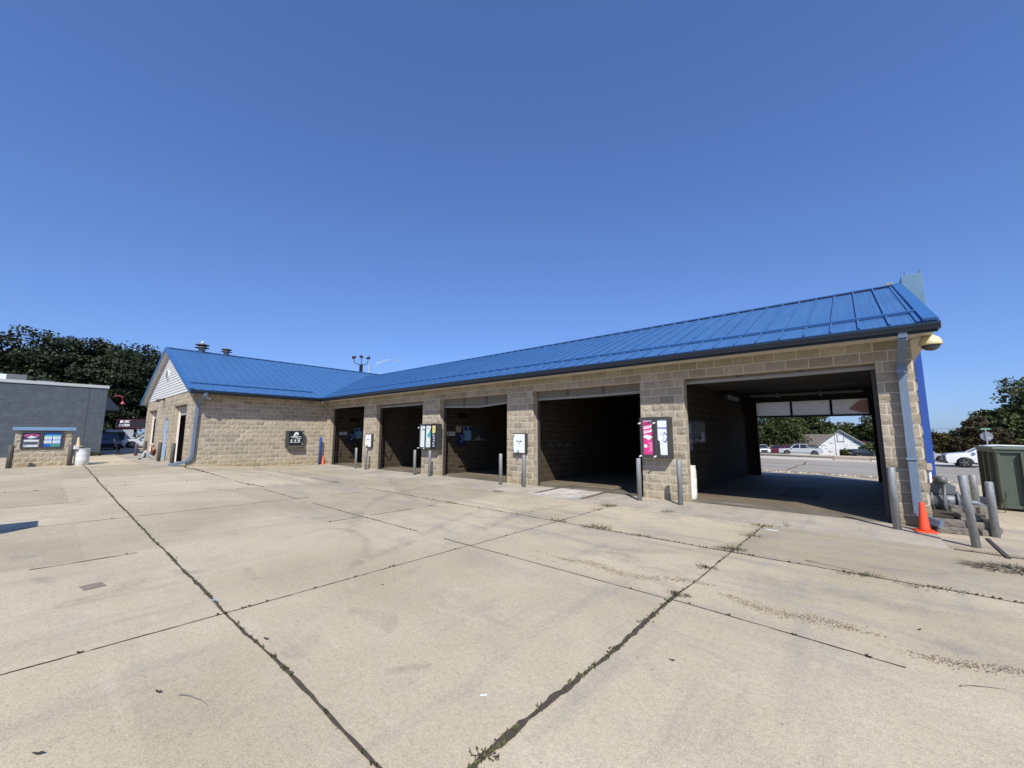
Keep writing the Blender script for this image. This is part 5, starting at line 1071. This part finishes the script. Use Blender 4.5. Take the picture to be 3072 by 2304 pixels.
tree('small_tree', 'orange green shrubby tree right of the blue post', (30.2,63.5,gz(30,62)), [(0,0,2.2,1.8,1.6,1.9),(-1.7,.5,2.6,1.4,1.4,2.0),(-3.3,1,2.0,1.5,1.5,1.9)], LO, .12, 60, 55, 27, .12, tg)
tree('broadleaf_tree', 'distant dark tree closing the view behind the red tree', (37,84,gz(37,84)), [(0,0,3.2,4,3,2.6),(-5,0,2.4,4,3,2.0),(-10,0,1.8,4,3,1.9)], LB, .2, 60, 60, 28, .2, tg)
tree('shrub', 'leafy shrub in front of the white house', (21.3,86.5,gz(21,86)), [(0,0,.7,1.5,.8,.9),(1.5,0,.9,1.1,.8,1.2),(-1.1,0,.6,.8,.7,.8)], LB, .11, 34, 34, 29, .04, None, 'shrub')
tree('shrub', 'low green growth at the foot of the grey building', (-14.6,-8.5,.14), [(0,0,.12,.5,.9,.16)], MK, .05, 30, 14, 30, .01, None, 'shrub')

# ------------------------------------------------------------------ buildings around
gbld = thing('block_building', 'slate blue painted block building with a pale coping at the left edge', 'building', (-15.1,-8,.15))
mb = MB(); mb.box(-32,0,-26,0,-.3,4.45); mb.build('wall', M_slate, gbld)
mb = MB(); mb.box(-32.1,.06,-26,.06,4.452,4.64); bevel(mb.build('coping', paint('pale_coping', (.40,.42,.42), .5, 0, .06, 2), gbld), .01)
mb = MB(); mb.box(.002,.012,-.85,-.835,.0,4.4); mb.build('control_joint', paint('dark_sealant', (.05,.055,.06), .8), gbld)
mb = MB(); mb.prism([(0.002,5.1),(1.1,5.0),(2.0,3.85),(2.0,3.66),(0.002,3.66)], 'x', -28, -16.6); aw = mb.build('awning', paint('navy_awning', (.012,.022,.045), .7, 0, .3, 3), gbld)
mb = MB(); mb.box(-24,-6,.003,.06,1.9,2.55); mb.build('shop_sign', paint('dim_green_sign', (.07,.09,.08), .5, 0, .5, 1.5), gbld)
mb = MB(); mb.box(-28,-19,.9,2.3,-.2,1.55); mb.build('shop_front', M_dark, gbld)
mb = MB(); mb.box(-19.6,-19.0,2.34,2.85,-.2,1.6); mb.build('pillar', M_black, gbld)
mb = MB(); mb.box(-19.0,-18.97,1.7,2.1,.2,1.3); mb.build('red_panel', P_red, gbld)
mb = MB(); mb.tube([(-16.4,1.45,4.95),(-16.3,1.8,5.1),(-16.2,2.05,5.0),(-16.15,2.15,4.6)], .035, 8); gl = mb.build('gooseneck_lamp', M_redlamp, gbld)
mb = MB(); mb.lathe([(.21,4.26),(.17,4.34),(.08,4.5),(.05,4.6)], 14, (-16.15,2.15,0)); mb.build('lamp_shade', M_redlamp, gl)
for (y0, y1, z0, z1, lab, w) in ((-12.9,-11.65,4.6,5.40,'long grey rooftop unit with a white panel on the grey building',1),(-11.2,-10.4,4.6,5.12,'smaller grey rooftop unit on the grey building',0)):
    o = thing('rooftop_unit', lab, 'rooftop unit', (-18.2,(y0+y1)/2,z0), 0, 'rooftop units'); h = (y1-y0)/2
    mb = MB(); mb.box(-.8,.0,-h,h,0,z1-z0); bevel(mb.build('housing', paint('unit_grey', (.12,.128,.135), .5, 0, .1, 3), o), .015)
    if w: mb = MB(); mb.box(.002,.012,-h+.02,-h+.4,.28,z1-z0-.04); mb.build('white_panel', M_stripeW, o)
cs = thing('canopy', 'dark station canopy edged in red with white MUSIC STATION lettering', 'canopy', (-46.6,-4.9,.15))
M_cred = paint('canopy_red', (.16,.02,.05), .5)
mb = MB(); mb.box(-7,0,0,10,2.15,3.15); mb.build('fascia', paint('canopy_black', (.02,.02,.026), .5), cs)
for z in (2.1, 3.15): mb = MB(); mb.box(-7.03,.03,-.03,10.03,z,z+.055); mb.build('red_edge', M_cred, cs)
tl = NT('lit_letters'); tl.out((.85,.85,.85), .5); tl.b.inputs['Emission Color'].default_value = (1,1,1,1); tl.b.inputs['Emission Strength'].default_value = .6
mb = MB(); put_text(mb, 'MUSIC', .42, (.012,.74,2.9), (0,1,0), (0,0,1), shear=.2, bold=.004, sx=.72); put_text(mb, 'STATION', .42, (.012,.72,2.45), (0,1,0), (0,0,1), shear=.2, bold=.004, sx=.55); mb.build('lettering', tl.m, cs)
mb = MB(); mb.box(.01,.02,-.02,.0,2.3,3.0); mb.build('edge_sign', M_stripeW, cs)
for y in (2.0, 7.5): mb = MB(); mb.box(-3.6,-3.3,y,y+.3,-.2,2.12); mb.build('column', M_doorgrey, cs)
for i, (y, lab) in enumerate(((-3.2,'pale fuel pump left of the pair under the station canopy'),(-1.9,'pale fuel pump right of the pair under the station canopy'))):
    o = thing('fuel_pump', lab, 'fuel pump', (-47.4,y,.15), 0, 'fuel pumps')
    mb = MB(); mb.box(-.3,.3,-.4,.4,0,1.55); bevel(mb.build('cabinet', paint('pump_white', (.5,.52,.53), .5, 0, .15, 4), o), .02); mb = MB(); mb.box(.302,.31,-.3,.3,.95,1.35); mb.build('screen', M_black, o); mb = MB(); mb.box(.302,.31,-.3,.3,.2,.8); mb.build('panel', P_grey, o)
mb = MB(); mb.box(-.3,.3,-1.2,1.2,0,1.9); tag(mb.build('ice_box', paint('pale_grey_box', (.42,.45,.48), .5, 0, .1, 2), None, (-44,-4.75,.15)), 'pale grey ice box between the dark store pillar and the white sedan', 'ice box')
# houses across the road
hb = G(20, 89); hs = thing('house', 'small white clapboard house with peeling paint and a brown grey roof', 'house', (20,89,hb))
M_peel = mat_peel(); M_shin = mat_shingle('brown_shingle', (.13,.11,.095)); zz0 = 2.05; pk = 4.85
mb = MB(); mb.add([(-3.65,0,-.4),(3.45,0,-.4),(3.45,0,zz0),(-.2,0,pk),(-3.65,0,zz0),(-3.65,9,-.4),(3.45,9,-.4),(3.45,9,zz0),(-.2,9,pk),(-3.65,9,zz0)], [(0,1,2,3,4),(9,8,7,6,5),(1,6,7,2),(5,0,4,9)]); mb.build('wall', M_peel, hs)
mb = MB(); s_ = (pk-zz0)/3.55
for sg, xe in ((-1,-4.1),(1,3.9)): slab(mb, [(-.2,-.3,pk+.08),(xe,-.3,zz0-.35),(xe,9.3,zz0-.35),(-.2,9.3,pk+.08)], .12)
rf = mb.build('roof', M_shin, hs)
mb = MB()
for xe in (-4.1, 3.9): mb.bar((-.2,-.33,pk+.02),(xe,-.33,zz0-.42),.05,.16,0,(0,1,0))
mb.build('barge_board', M_white, hs)
mb = MB(); slab(mb, [(-3.3,.6,zz0-.1),(-9.6,.6,zz0-.1),(-6.4,4.6,4.1),(-1,4.6,4.1)], .12); slab(mb, [(-9.6,.6,zz0-.1),(-9.6,8.6,zz0-.1),(-6.4,4.6,4.1)], .12); mb.build('side_roof', M_shin, hs)
mb = MB(); mb.box(-9.2,-3.66,1,8.4,-.4,zz0-.15); mb.build('side_wall', M_peel, hs)
mb = MB(); mb.box(-.6,.25,-.05,-.005,2.75,3.95); w_ = mb.build('window', M_stripeW, hs)
M_wf = paint('weathered_frame', (.25,.25,.25), .8)
mb = MB(); mb.box(-.7,-.605,-.08,-.0,2.65,4.05); mb.box(.255,.35,-.08,-.0,2.65,4.05); mb.box(-.6,.25,-.08,-.0,3.955,4.05); mb.box(-.6,.25,-.08,-.0,2.65,2.745); mb.build('frame', M_wf, w_)
for x in (.75, 1.5): mb = MB(); mb.box(x,x+.55,-.04,-.005,.25,1.2); w_ = mb.build('window', mat_glass('house_glass', (.02,.025,.03)), hs); mb = MB(); mb.box(x-.07,x-.002,-.05,-.0,.2,1.28); mb.box(x+.552,x+.6,-.05,-.0,.2,1.28); mb.build('frame', M_white, w_)
mb = MB(); mb.tube([(-1.0,-.05,0),(-1.0,-.05,4.3)], .03, 6); mb.build('service_mast', M_wf, hs)
mb = MB(); mb.box(2.7,4.2,.5,3,1.55,1.75); mb.box(4.05,4.15,.6,.7,0,1.55); mb.build('porch', M_white, hs)
h2 = thing('house', 'low house with a maroon metal roof behind the white house', 'house', (23.4,114,G(23,96)))
mb = MB(); mb.box(-4,1.6,0,7,-.3,1.35); mb.build('wall', paint('tan_wall', (.4,.36,.3), .8), h2); mb = MB(); slab(mb, [(-4.5,-.5,1.2),(2.0,-.5,1.2),(1.9,3.5,3.35),(-4.5,3.5,3.35)], .1); slab(mb, [(-4.5,7.5,1.2),(2.0,7.5,1.2),(1.9,3.5,3.35),(-4.5,3.5,3.35)], .1); mb.build('roof', paint('maroon_metal', (.075,.03,.042), .5, 0, .1, 3), h2)
mb = MB(); mb.box(.3,.8,-.03,-.002,.3,1.1); mb.build('window', mat_glass('house_glass'), h2)
# ------------------------------------------------------------------ poles, signs, rails
fl = thing('light_pole', 'dark pole with three flood light heads rising behind the wing roof', 'light pole', (-16.49,10.77,.05))
mb = MB(); mb.box(-.13,.13,-.13,.13,-.2,8.9); mb.build('pole', M_black, fl)
dv = Vector((.5,.87,0)); 
for k, (d_, tilt, lab) in enumerate(((-.72,1,'pale'),(0,0,'c'),(.66,0,'r'))):
    mb = MB(); e = dv*d_
    mb.tube([(0,0,8.85),(e.x*.5,e.y*.5,8.95),(e.x*.95,e.y*.95,9.05),(e.x,e.y,9.35),(e.x,e.y,9.55+.15*(k == 1))] if k != 1 else [(0,0,8.85),(0,0,9.6)], .038, 8); a_ = mb.build('arm', M_black, fl)
    c = Vector((e.x,e.y,9.65+.1*(k == 1))); ax = Vector((-.75,-.5,-.25)) if k == 0 else Vector((.3,.8,.25)) if k == 2 else Vector((-.5,-.6,.2))
    mb = MB(); mb.tube([c+ax*.2, c-ax*.2], [.17,.10], 10); hd = mb.build('lamp_head', M_black, a_)
    if k == 0: mb = MB(); mb.tube([c+ax*.2, c+ax*.23], [.165,.16], 10); mb.build('lens', M_stripeW, a_)
co = thing('street_lamp', 'slim silver street lamp with a curved double arm behind the wing roof', 'street lamp', (-20.49,13.89,.0))
M_alu = paint('pole_aluminium', (.42,.44,.45), .4, .4, .1, 3)
mb = MB(); mb.tube([(0,0,-.2),(0,0,9.98)], [.08,.05], 10); mb.build('pole', M_alu, co)
u_ = Vector((1.79,2.98,0)).normalized()
def cpt(t, z): p = u_*t; return (p.x,p.y,z)
mb = MB(); mb.tube([cpt(.05,9.72),cpt(.9,10.08),cpt(1.7,10.42),cpt(2.4,10.56),cpt(2.9,10.55)], .022, 8); mb.build('arm', M_alu, co)
mb = MB(); mb.tube([cpt(.05,9.3),cpt(.7,9.75),cpt(1.5,10.28),cpt(2.1,10.48)], .018, 8); mb.build('arm_brace', M_alu, co)
mb = MB(); mb.bar(cpt(2.8,10.56), cpt(3.55,10.47), .16, .06); bevel(mb.build('lamp_head', M_alu, co), .02)
st = thing('street_sign', 'back of a stop sign on a steel post with a green street name blade', 'street sign', (31.3,43.5,G(31,43)))
z0 = 1.66-G(31,43)
mb = MB(); mb.box(-.035,.035,-.035,.035,-.3,z0+.62); mb.build('post', M_alu, st)
rr_ = .41; mb = MB(); mb.prism([(rr_*math.cos(math.pi/8+k*math.pi/4), z0+rr_*math.sin(math.pi/8+k*math.pi/4)) for k in range(8)], 'y', .04, .045); mb.build('stop_panel', paint('sign_back', (.36,.38,.40), .5, .3, .08, 4), st)
mb = MB(); mb.box(.1,.22,.035,.0385,z0-.2,z0-.1); mb.build('sticker', M_stripeW, st)
mb = MB(); mb.box(-.32,.34,-.012,.012,z0+.56,z0+.72); nb = mb.build('name_blade', P_green, st); mb = MB(); 
for x in (-.25,-.12,.0,.14): mb.box(x,x+.09,-.0155,-.0125,z0+.6,z0+.67)
mb.build('lettering_bars', M_stripeW, nb); st.rotation_euler = (0,0,math.radians(-25))
up_ = thing('utility_pole', 'grey wooden utility pole at the right edge behind the dumpster', 'utility pole', (38.2,72,G(38,72))); mb = MB(); mb.tube([(0,0,-.3),(0,0,4.6)], [.17,.14], 10); mb.build('pole', paint('pole_wood', (.24,.22,.19), .9, 0, .2, 4), up_)
mb = MB(); mb.tube([(0,0,4.45),(9,1,4.3),(20,2,4.5)], .012, 4); mb.tube([(0,0,4.45),(-4,-.5,4.35),(-8.5,-1,4.4)], .012, 4); mb.build('wire', M_black, up_)
o = thing('utility_pole', 'grey wooden pole seen at the left edge of the drive-through opening', 'utility pole', (9.4,70.5,G(9,70))); mb = MB(); mb.tube([(0,0,-.3),(-.4,0,9)], [.17,.12], 10); mb.build('pole', paint('pole_wood', (.24,.22,.19), .9, 0, .2, 4), o)
lb = thing('log_rail', 'long weathered timber rail along the far side of the road', 'rail', (0,0,0))
def bl_(x): return 53.2-.474*(x-12.5)
pts = [(x, bl_(x), G(x, bl_(x))+.32) for x in (-6, 5, 15, 25.5)]
mb = MB(); mb.tube(pts, .15, 9); mb.build('rail', M_wood, lb)
for x in (-4,0,4.2,8.4,12.6,16.8,21,25): mb = MB(); mb.box(x-.1,x+.1,bl_(x)-.1,bl_(x)+.1,G(x,bl_(x))-.2,G(x,bl_(x))+.2); mb.build('post', M_wood, lb)
o = thing('parking_bumper', 'short low timber bumper on the kerb across the road', 'bumper', (22.15,39.9,G(22,40)+.13)); mb = MB(); mb.bar((-1.4,.45,.18),(1.4,-.45,.18),.22,.2); bevel(mb.build('beam', M_wood, o), .03)
for x, y in ((-1.35,.43),(1.35,-.43)): mb = MB(); mb.box(x-.07,x+.07,y-.07,y+.07,-.05,.34); mb.build('post', M_bark, o)
o = thing('utility_pedestal', 'pale green utility pedestal in front of the white house', 'utility box', (19.85,87,G(19,87))); mb = MB(); mb.box(-.22,.22,-.15,.15,0,.95); bevel(mb.build('box', paint('pale_green_box', (.4,.48,.43), .6), o), .02)
o = thing('hand_truck', 'black hand truck leaning by the corner of the grey building', 'hand truck', (-15.3,-7.35,.16), math.radians(80))
mb = MB()
for y in (-.2,.2): mb.tube([(.3,y,.05),(.1,y,.6),(-.05,y,1.12)], .022, 7)
for z, x in ((.2,.245),(.55,.12),(.85,.03),(1.1,-.045)): mb.tube([(x,-.2,z),(x,.2,z)], .018, 6)
mb.build('frame', M_black, o)
for y in (-.26,.26): mb = MB(); mb.lathe([(.12,-.03),(.12,.03)], 16, (.22,y,.12), axis='y'); mb.build('wheel', M_rubber, o)
mb = MB(); mb.box(.3,.55,-.2,.2,.02,.04); mb.build('toe_plate', M_black, o)

# ------------------------------------------------------------------ vehicles (x forward, y to the left)
M_tail = paint('tail_light', (.45,.02,.03), .25); M_head = paint('head_light', (.6,.62,.64), .15); M_chrome = paint('chrome', (.55,.56,.57), .15, .9, .05); M_plast = paint('dark_cladding', (.02,.02,.021), .6); M_plate = paint('number_plate', (.6,.62,.62), .5)
def extrude_side(mb, poly, yf, m=0):
    n = len(poly); vs = [(x, yf(z), z) for x, z in poly] + [(x, -yf(z), z) for x, z in poly]
    mb.add(vs, [tuple(range(n)), tuple(range(n, 2*n))[::-1]] + [(i, (i+1) % n, (i+1) % n+n, i+n) for i in range(n)], m)
def arch(xc, r, zb, n=9): return [(xc+r*math.cos(math.pi*i/(n-1)), zb+max(0,0)+ (r*math.sin(math.pi*i/(n-1)))) for i in range(n)]
def vehicle(name, label, cat, loc, rz, colour, kind='sedan', sc=1.0, rim=None, group=None):
    o = thing(name, label, cat, loc, rz, group); o.scale = (sc,)*3
    P = dict(sedan=dict(L=4.6,w=.90,r=.33,wf=1.38,wr=-1.36,gc=.24,hood=.86,belt=.92,trunk=1.0,roof=1.44,nose=.66), suv=dict(L=4.7,w=.94,r=.37,wf=1.40,wr=-1.42,gc=.30,hood=1.08,belt=1.10,trunk=1.12,roof=1.70,nose=.98), pickup=dict(L=5.9,w=.98,r=.41,wf=1.80,wr=-1.92,gc=.40,hood=1.17,belt=1.22,trunk=1.22,roof=1.92,nose=1.08))[kind]
    L, w, r, g = P['L']/2, P['w'], P['r'], P['gc']; zb = g+.02; ra = r+.09
    low = [(L-.1,g+.02),(L-.02,g+.18),(L,P['nose']-.12),(L-.06,P['nose'])]
    if kind == 'sedan': up_p = [(L-.35,P['hood']-.06),(.95,P['hood']+.03),(.75,P['belt']),(-1.45,P['belt']+.03),(-L+.15,P['trunk']),(-L,P['trunk']-.12),(-L+.02,g+.25),(-L+.12,g+.05)]; gh = [(1.0,P['hood']+.02),(.15,P['roof']-.03),(-.35,P['roof']),(-.95,P['roof']-.06),(-1.85,P['trunk']-.02)]
    if kind == 'suv': up_p = [(L-.28,P['hood']-.08),(.95,P['hood']+.05),(.8,P['belt']),(-L+.2,P['belt']+.04),(-L+.02,P['belt']-.1),(-L,g+.3),(-L+.1,g+.08)]; gh = [(1.05,P['hood']+.03),(.25,P['roof']-.06),(-.3,P['roof']),(-1.5,P['roof']-.03),(-L+.35,P['roof']-.1),(-L+.12,P['belt'])]
    if kind == 'pickup': up_p = [(L-.16,P['hood']-.06),(1.25,P['hood']+.04),(1.1,P['belt']),(-L+.05,P['belt']+.02),(-L,P['belt']-.05),(-L,g+.32),(-L+.05,g+.25)]; gh = [(1.35,P['hood']+.02),(.62,P['roof']-.05),(.2,P['roof']),(-.75,P['roof']-.02),(-1.0,P['roof']-.1),(-1.12,P['belt'])]
    poly = low + up_p + arch(P['wr'], ra, zb)[::-1] + arch(P['wf'], ra, zb)[::-1]
    def yf(z): t = (z-g)/(P['belt']-g); return w*(.95+.05*math.sin(min(1,max(0,t))*math.pi*.75))
    mb = MB(); extrude_side(mb, poly, yf); body = bevel(mb.build('body', mat_carpaint(name+'_paint_'+colour[0], colour[1]), o), .035, 2, 30)
    for p_ in body.data.polygons: p_.use_smooth = False
    belt = P['belt']
    def yg(z): t = min(1,max(0,(z-belt)/(P['roof']-belt))); return w*.93-.17*t
    mb = MB(); extrude_side(mb, gh, yg); mb.build('window', mat_glass(), o)
    M_body = body.data.materials[0]
    roofpts = [p for p in gh if p[1] > P['roof']-.12]; rp = [(x,z+.012) for x, z in roofpts] + [(x,z-.05) for x, z in roofpts[::-1]]
    mb = MB(); extrude_side(mb, rp, lambda z: yg(z)+.008); mb.build('roof', M_body, o)
    mb = MB()
    def pill(xa, za, xb, zb_, wd):
        for sg in (1,-1):
            mb.bar((xa,sg*(yg(za)+.0),za),(xb,sg*(yg(zb_)+.0),zb_),.03,wd,0,(1,0,0) if abs(xa-xb) < .1 else (0,0,1))
    q = gh; pill(q[0][0],q[0][1],q[1][0],q[1][1],.07); pill(q[-1][0],q[-1][1],q[-2][0],q[-2][1],.16)
    xm = (q[0][0]+q[-1][0])/2-.1; pill(xm,belt,xm-.03,P['roof']-.02,.09)
    if kind in ('suv',): pill(-1.35,belt,-1.3,P['roof']-.04,.12)
    if kind == 'pickup': pill(-.95,belt,-.8,P['roof']-.03,.22)
    mb.build('pillar', M_body, o)
    for sx, sg in ((P['wf'],1),(P['wf'],-1),(P['wr'],1),(P['wr'],-1)):
        mb = MB(); y = sg*(w-.12); mb.lathe([(r*.66,-.11),(r*.93,-.115),(r,-.07),(r,.07),(r*.93,.115),(r*.66,.11)], 26, (0,0,0), axis='y'); t_ = mb.build('wheel', M_rubber, o, (sx,y,r))
        mb = MB(); mb.lathe([(r*.66,-.09),(r*.6,-.1),(r*.58,.1),(r*.66,.09)], 22, axis='y')
        for k in range(5):
            a = k*1.2566; d = Vector((math.cos(a),0,math.sin(a))); n_ = Vector((0,sg,0)); mb.bar(d*.03+n_*.085, d*r*.62+n_*.09, .035, .075, 0, n_)
        mb.lathe([(.07,-.1),(.07,.1)], 10, axis='y'); mb.build('rim', rim or M_rim, t_)
        mb = MB(); mb.lathe([(r*.6,-.02),(.0,-.021)], 16, axis='y'); mb.build('brake_disc', M_plast, t_)
    for sg in (1,-1):
        mb = MB(); zc = P['nose']-.05; mb.box(L-.24,L-.03,sg*w*.93 if sg < 0 else w*.42,-w*.42 if sg < 0 else w*.93,zc-.03,zc+.06); mb.build('headlight', M_head if kind != 'suv' else M_plast, o)
        mb = MB(); zt = belt-.22; mb.box(-L-.012,-L+.14,min(sg*w*.98,sg*w*.8),max(sg*w*.98,sg*w*.8),zt-.2 if kind == 'pickup' else zt-.06,zt+.16); mb.build('tail_light', M_tail, o)
        mb = MB(); mb.box(.78 if kind != 'pickup' else 1.05,.95 if kind != 'pickup' else 1.25,min(sg*(w),sg*(w+.17)),max(sg*(w),sg*(w+.17)),belt-.02,belt+.13); bevel(mb.build('mirror', M_body, o), .03)
        mb = MB(); mb.box(-.1,.1,min(sg*w*1.0,sg*(w*1.0+.02)),max(sg*w*1.0,sg*(w*1.0+.02)),belt-.14,belt-.11); mb.build('door_handle', M_chrome, o)
    mb = MB(); mb.box(L-.02,L+.015,-w*.5,w*.5,g+.2,P['nose']-.1); mb.build('grille', M_plast, o)
    mb = MB(); mb.box(L-.1,L+.04,-w*.9,w*.9,g+.0,g+.16); mb.build('front_bumper', M_plast if kind != 'pickup' else M_chrome, o)
    mb = MB(); mb.box(-L-.05,-L+.1,-w*.92,w*.92,g+.08,g+.26); mb.build('rear_bumper', M_plast if kind != 'pickup' else M_chrome, o)
    mb = MB(); mb.box(-L-.065,-L-.051,-.16,.16,g+.14,g+.26) if kind == 'pickup' else mb.box(-L-.02,-L-.006,-.16,.16,belt-.35,belt-.24); mb.build('number_plate', M_plate, o)
    if kind in ('suv','pickup'):
        mb = MB(); mb.box(P['wr']+ra,P['wf']-ra,-w*.98,w*.98,g-.03,g+.09); mb.build('sill', M_plast, o)
    if kind == 'pickup':
        mb = MB(); mb.box(-L+.12,-1.2,-w*.8,w*.8,belt+.0,belt+.035); mb.build('bed_liner', M_plast, o)
        mb = MB(); mb.box(-L-.008,-L-.001,-.12,.12,.92,.98); mb.build('badge', M_plast, o)
    return o
gp_ = 'vehicles across the road'
vehicle('parked_car', 'white crossover with black wheels parked across the road, behind the dumpster', 'car', (30.05,35.0,G(29,35)+.02), math.pi+.03, ('white',(.75,.76,.77)), 'suv', 1.0, M_rim, gp_)
vehicle('parked_car', 'silver hatchback partly hidden behind the tall blue post', 'car', (27.95,54.6,G(28,54)+.03), 0, ('silver',(.36,.37,.38)), 'sedan', 1.05, None, gp_)
vehicle('pickup_truck', 'silver grey crew cab pickup truck parked beyond the timber rail', 'pickup truck', (14.95,72.6,G(15,72.6)+.03), math.pi+.12, ('silver',(.42,.44,.47)), 'pickup', 1.0, None, gp_)
vehicle('parked_car', 'dark red car parked left of the silver pickup truck', 'car', (11.0,77,G(11,77)+.03), math.pi+.1, ('maroon',(.12,.012,.03)), 'suv', 1.0, None, gp_)
vehicle('parked_car', 'white truck nose at the left edge of the drive-through opening', 'car', (9.4,72.5,G(9,72)+.03), -math.pi/2+.35, ('white',(.62,.63,.64)), 'suv', 1.0, None, gp_)
vehicle('parked_car', 'dark blue van seen from behind in front of the shrub', 'car', (23.0,81,G(23,81)+.02), .35, ('navy',(.012,.016,.028)), 'suv', .78, None, gp_)
vehicle('parked_car', 'second dark car nose to the right of the dark blue van', 'car', (25.9,83,G(25,83)+.02), .1, ('black',(.012,.012,.014)), 'sedan', .9, None, gp_)
vehicle('parked_car', 'pale sedan in the shade between the grey building and the wing', 'car', (-33.0,-3.4,.15), -math.pi/2, ('pale',(.6,.63,.66)), 'sedan', 1.0, None, None)
vehicle('parked_car', 'dark sedan nose in the shade beside the grey building', 'car', (-28.3,-6.9,.15), 0, ('darkgrey',(.03,.03,.033)), 'sedan', 1.0, None, None)

# ------------------------------------------------------------------ the person sitting by the wing
def person():
    o = thing('person', 'person in pale jeans sitting against the wing wall with one leg crossed', 'person', (-6.95,-6.28,G(-6.9,-6.3)+.012))
    J = {}; E_ = []; RAD = {}; MATK = {}
    def j(n, p, r, par=None, m=0): J[n] = Vector(p); RAD[n] = r; MATK[n] = m; E_.append((par, n)) if par else None
    j('pelvis',(0,-.12,.13),.125,None,1); j('waist',(0,-.10,.27),.115,'pelvis',0); j('chest',(0,-.10,.43),.14,'waist',0); j('neckb',(0,-.13,.58),.06,'chest',0); j('neck',(0,-.15,.635),.05,'neckb',2); j('headl',(0,-.175,.70),.075,'neck',2); j('head',(0,-.185,.78),.088,'headl',2); j('crown',(0,-.175,.845),.06,'head',2)
    j('hipL',(.1,-.18,.12),.095,'pelvis',1); j('kneeL',(.13,-.50,.47),.068,'hipL',1); j('calfL',(.13,-.53,.3),.058,'kneeL',1); j('ankL',(.12,-.58,.09),.04,'calfL',1); j('toeL',(.13,-.76,.04),.034,'ankL',3)
    j('hipR',(-.1,-.18,.12),.095,'pelvis',1); j('kneeR',(-.16,-.44,.46),.068,'hipR',1); j('calfR',(-.0,-.58,.50),.056,'kneeR',1); j('ankR',(.12,-.74,.50),.04,'calfR',1); j('toeR',(.17,-.84,.56),.034,'ankR',3)
    for sg, n in ((1,'L'),(-1,'R')):
        j('sh'+n,(sg*.17,-.11,.54),.062,'chest',0); j('elb'+n,(sg*.23,-.27,.36),.042,'sh'+n,0); j('wr'+n,(sg*.10,-.44,.47),.028,'elb'+n,2); j('palm'+n,(sg*.075,-.50,.50),.026,'wr'+n,2)
        for k, (dx, l) in enumerate(((-.03,.055),(-.01,.066),(.01,.062),(.03,.048))):
            b0 = Vector((sg*.075,-.50,.50)); j('f%d%s' % (k,n), b0+Vector((dx,-.035,.02)), .0095, 'palm'+n, 2); j('g%d%s' % (k,n), b0+Vector((dx*1.1,-.035-l*.5,.035)), .008, 'f%d%s' % (k,n), 2); j('h%d%s' % (k,n), b0+Vector((dx*1.1,-.04-l*.6,.015)), .007, 'g%d%s' % (k,n), 2)
        j('t0'+n, Vector((sg*.075-sg*.03,-.47,.52)), .010, 'palm'+n, 2); j('t1'+n, Vector((sg*.075-sg*.045,-.50,.545)), .008, 't0'+n, 2)
    names = list(J); idx = {n:i for i, n in enumerate(names)}
    me = bpy.data.meshes.new('person_body'); me.from_pydata([tuple(J[n]) for n in names], [(idx[a], idx[b]) for a, b in E_], []); t = bpy.data.objects.new('person_body', me); COL.objects.link(t)
    sk = t.modifiers.new('skin', 'SKIN'); sk.use_smooth_shade = True; sv = me.skin_vertices[0].data
    for n in names: sv[idx[n]].radius = (RAD[n],RAD[n]); sv[idx[n]].use_root = (n == 'pelvis')
    sb = t.modifiers.new('sub', 'SUBSURF'); sb.levels = 1; sb.render_levels = 1
    dg = bpy.context.evaluated_depsgraph_get(); nm = bpy.data.meshes.new_from_object(t.evaluated_get(dg)); bpy.data.objects.remove(t)
    nm.materials.clear()
    for m in (paint('rust_shirt', (.13,.05,.035), .9, 0, .2, 20), paint('pale_jeans', (.34,.40,.46), .9, 0, .15, 20), paint('skin', (.42,.23,.16), .55, 0, .06, 20), M_dkl): nm.materials.append(m)
    segs = [(J[a], J[b], MATK[b] if MATK[a] == MATK[b] or MATK[b] == 3 else MATK[b]) for a, b in E_]
    for p in nm.polygons:
        c = p.center; best = min(segs, key=lambda s: ((s[0]+(s[1]-s[0])*min(1,max(0,(c-s[0]).dot(s[1]-s[0])/(s[1]-s[0]).length_squared)))-c).length); p.material_index = best[2]; p.use_smooth = True
    b_ = bpy.data.objects.new('body', nm); COL.objects.link(b_); b_.parent = o
    mb = MB(); mb.lathe([(.098,.79),(.096,.83),(.075,.875),(.03,.90),(0,.902)], 16, (0,-.178,0)); mb.prism([(-.07,-.25),(.07,-.25),(.055,-.33),(-.055,-.33)], 'z', .80, .812); mb.build('cap', paint('tan_cap', (.45,.36,.26), .9), o)
    mb = MB(); mb.lathe([(0,-.018),(.014,-.01),(.016,.005),(0,.02)], 8, (0,-.278,.765)); mb.build('nose', nm.materials[2], o)
    for sg in (1,-1):
        mb = MB(); mb.lathe([(0,-.009),(.011,0),(0,.009)], 8, (sg*.032,-.262,.785)); mb.build('eye', M_ink_ if False else P_ink, o); mb = MB(); mb.lathe([(0,-.03),(.014,-.01),(.016,.01),(0,.03)], 8, (sg*.088,-.175,.775)); mb.build('ear', nm.materials[2], o)
    mb = MB(); mb.box(-.022,.022,-.263,-.255,.727,.735); mb.build('mouth', paint('lips', (.3,.1,.09), .6), o)
    return o
person()
mb = MB(); mb.box(-.035,.035,-.005,.005,0,.14); o = tag(bevel(mb.build('phone', M_black, None, (-6.95,-6.83,G(-6.9,-6.8)+.49)), .003), 'black phone held in both hands by the seated person', 'phone'); o.rotation_euler = (math.radians(35),0,0)
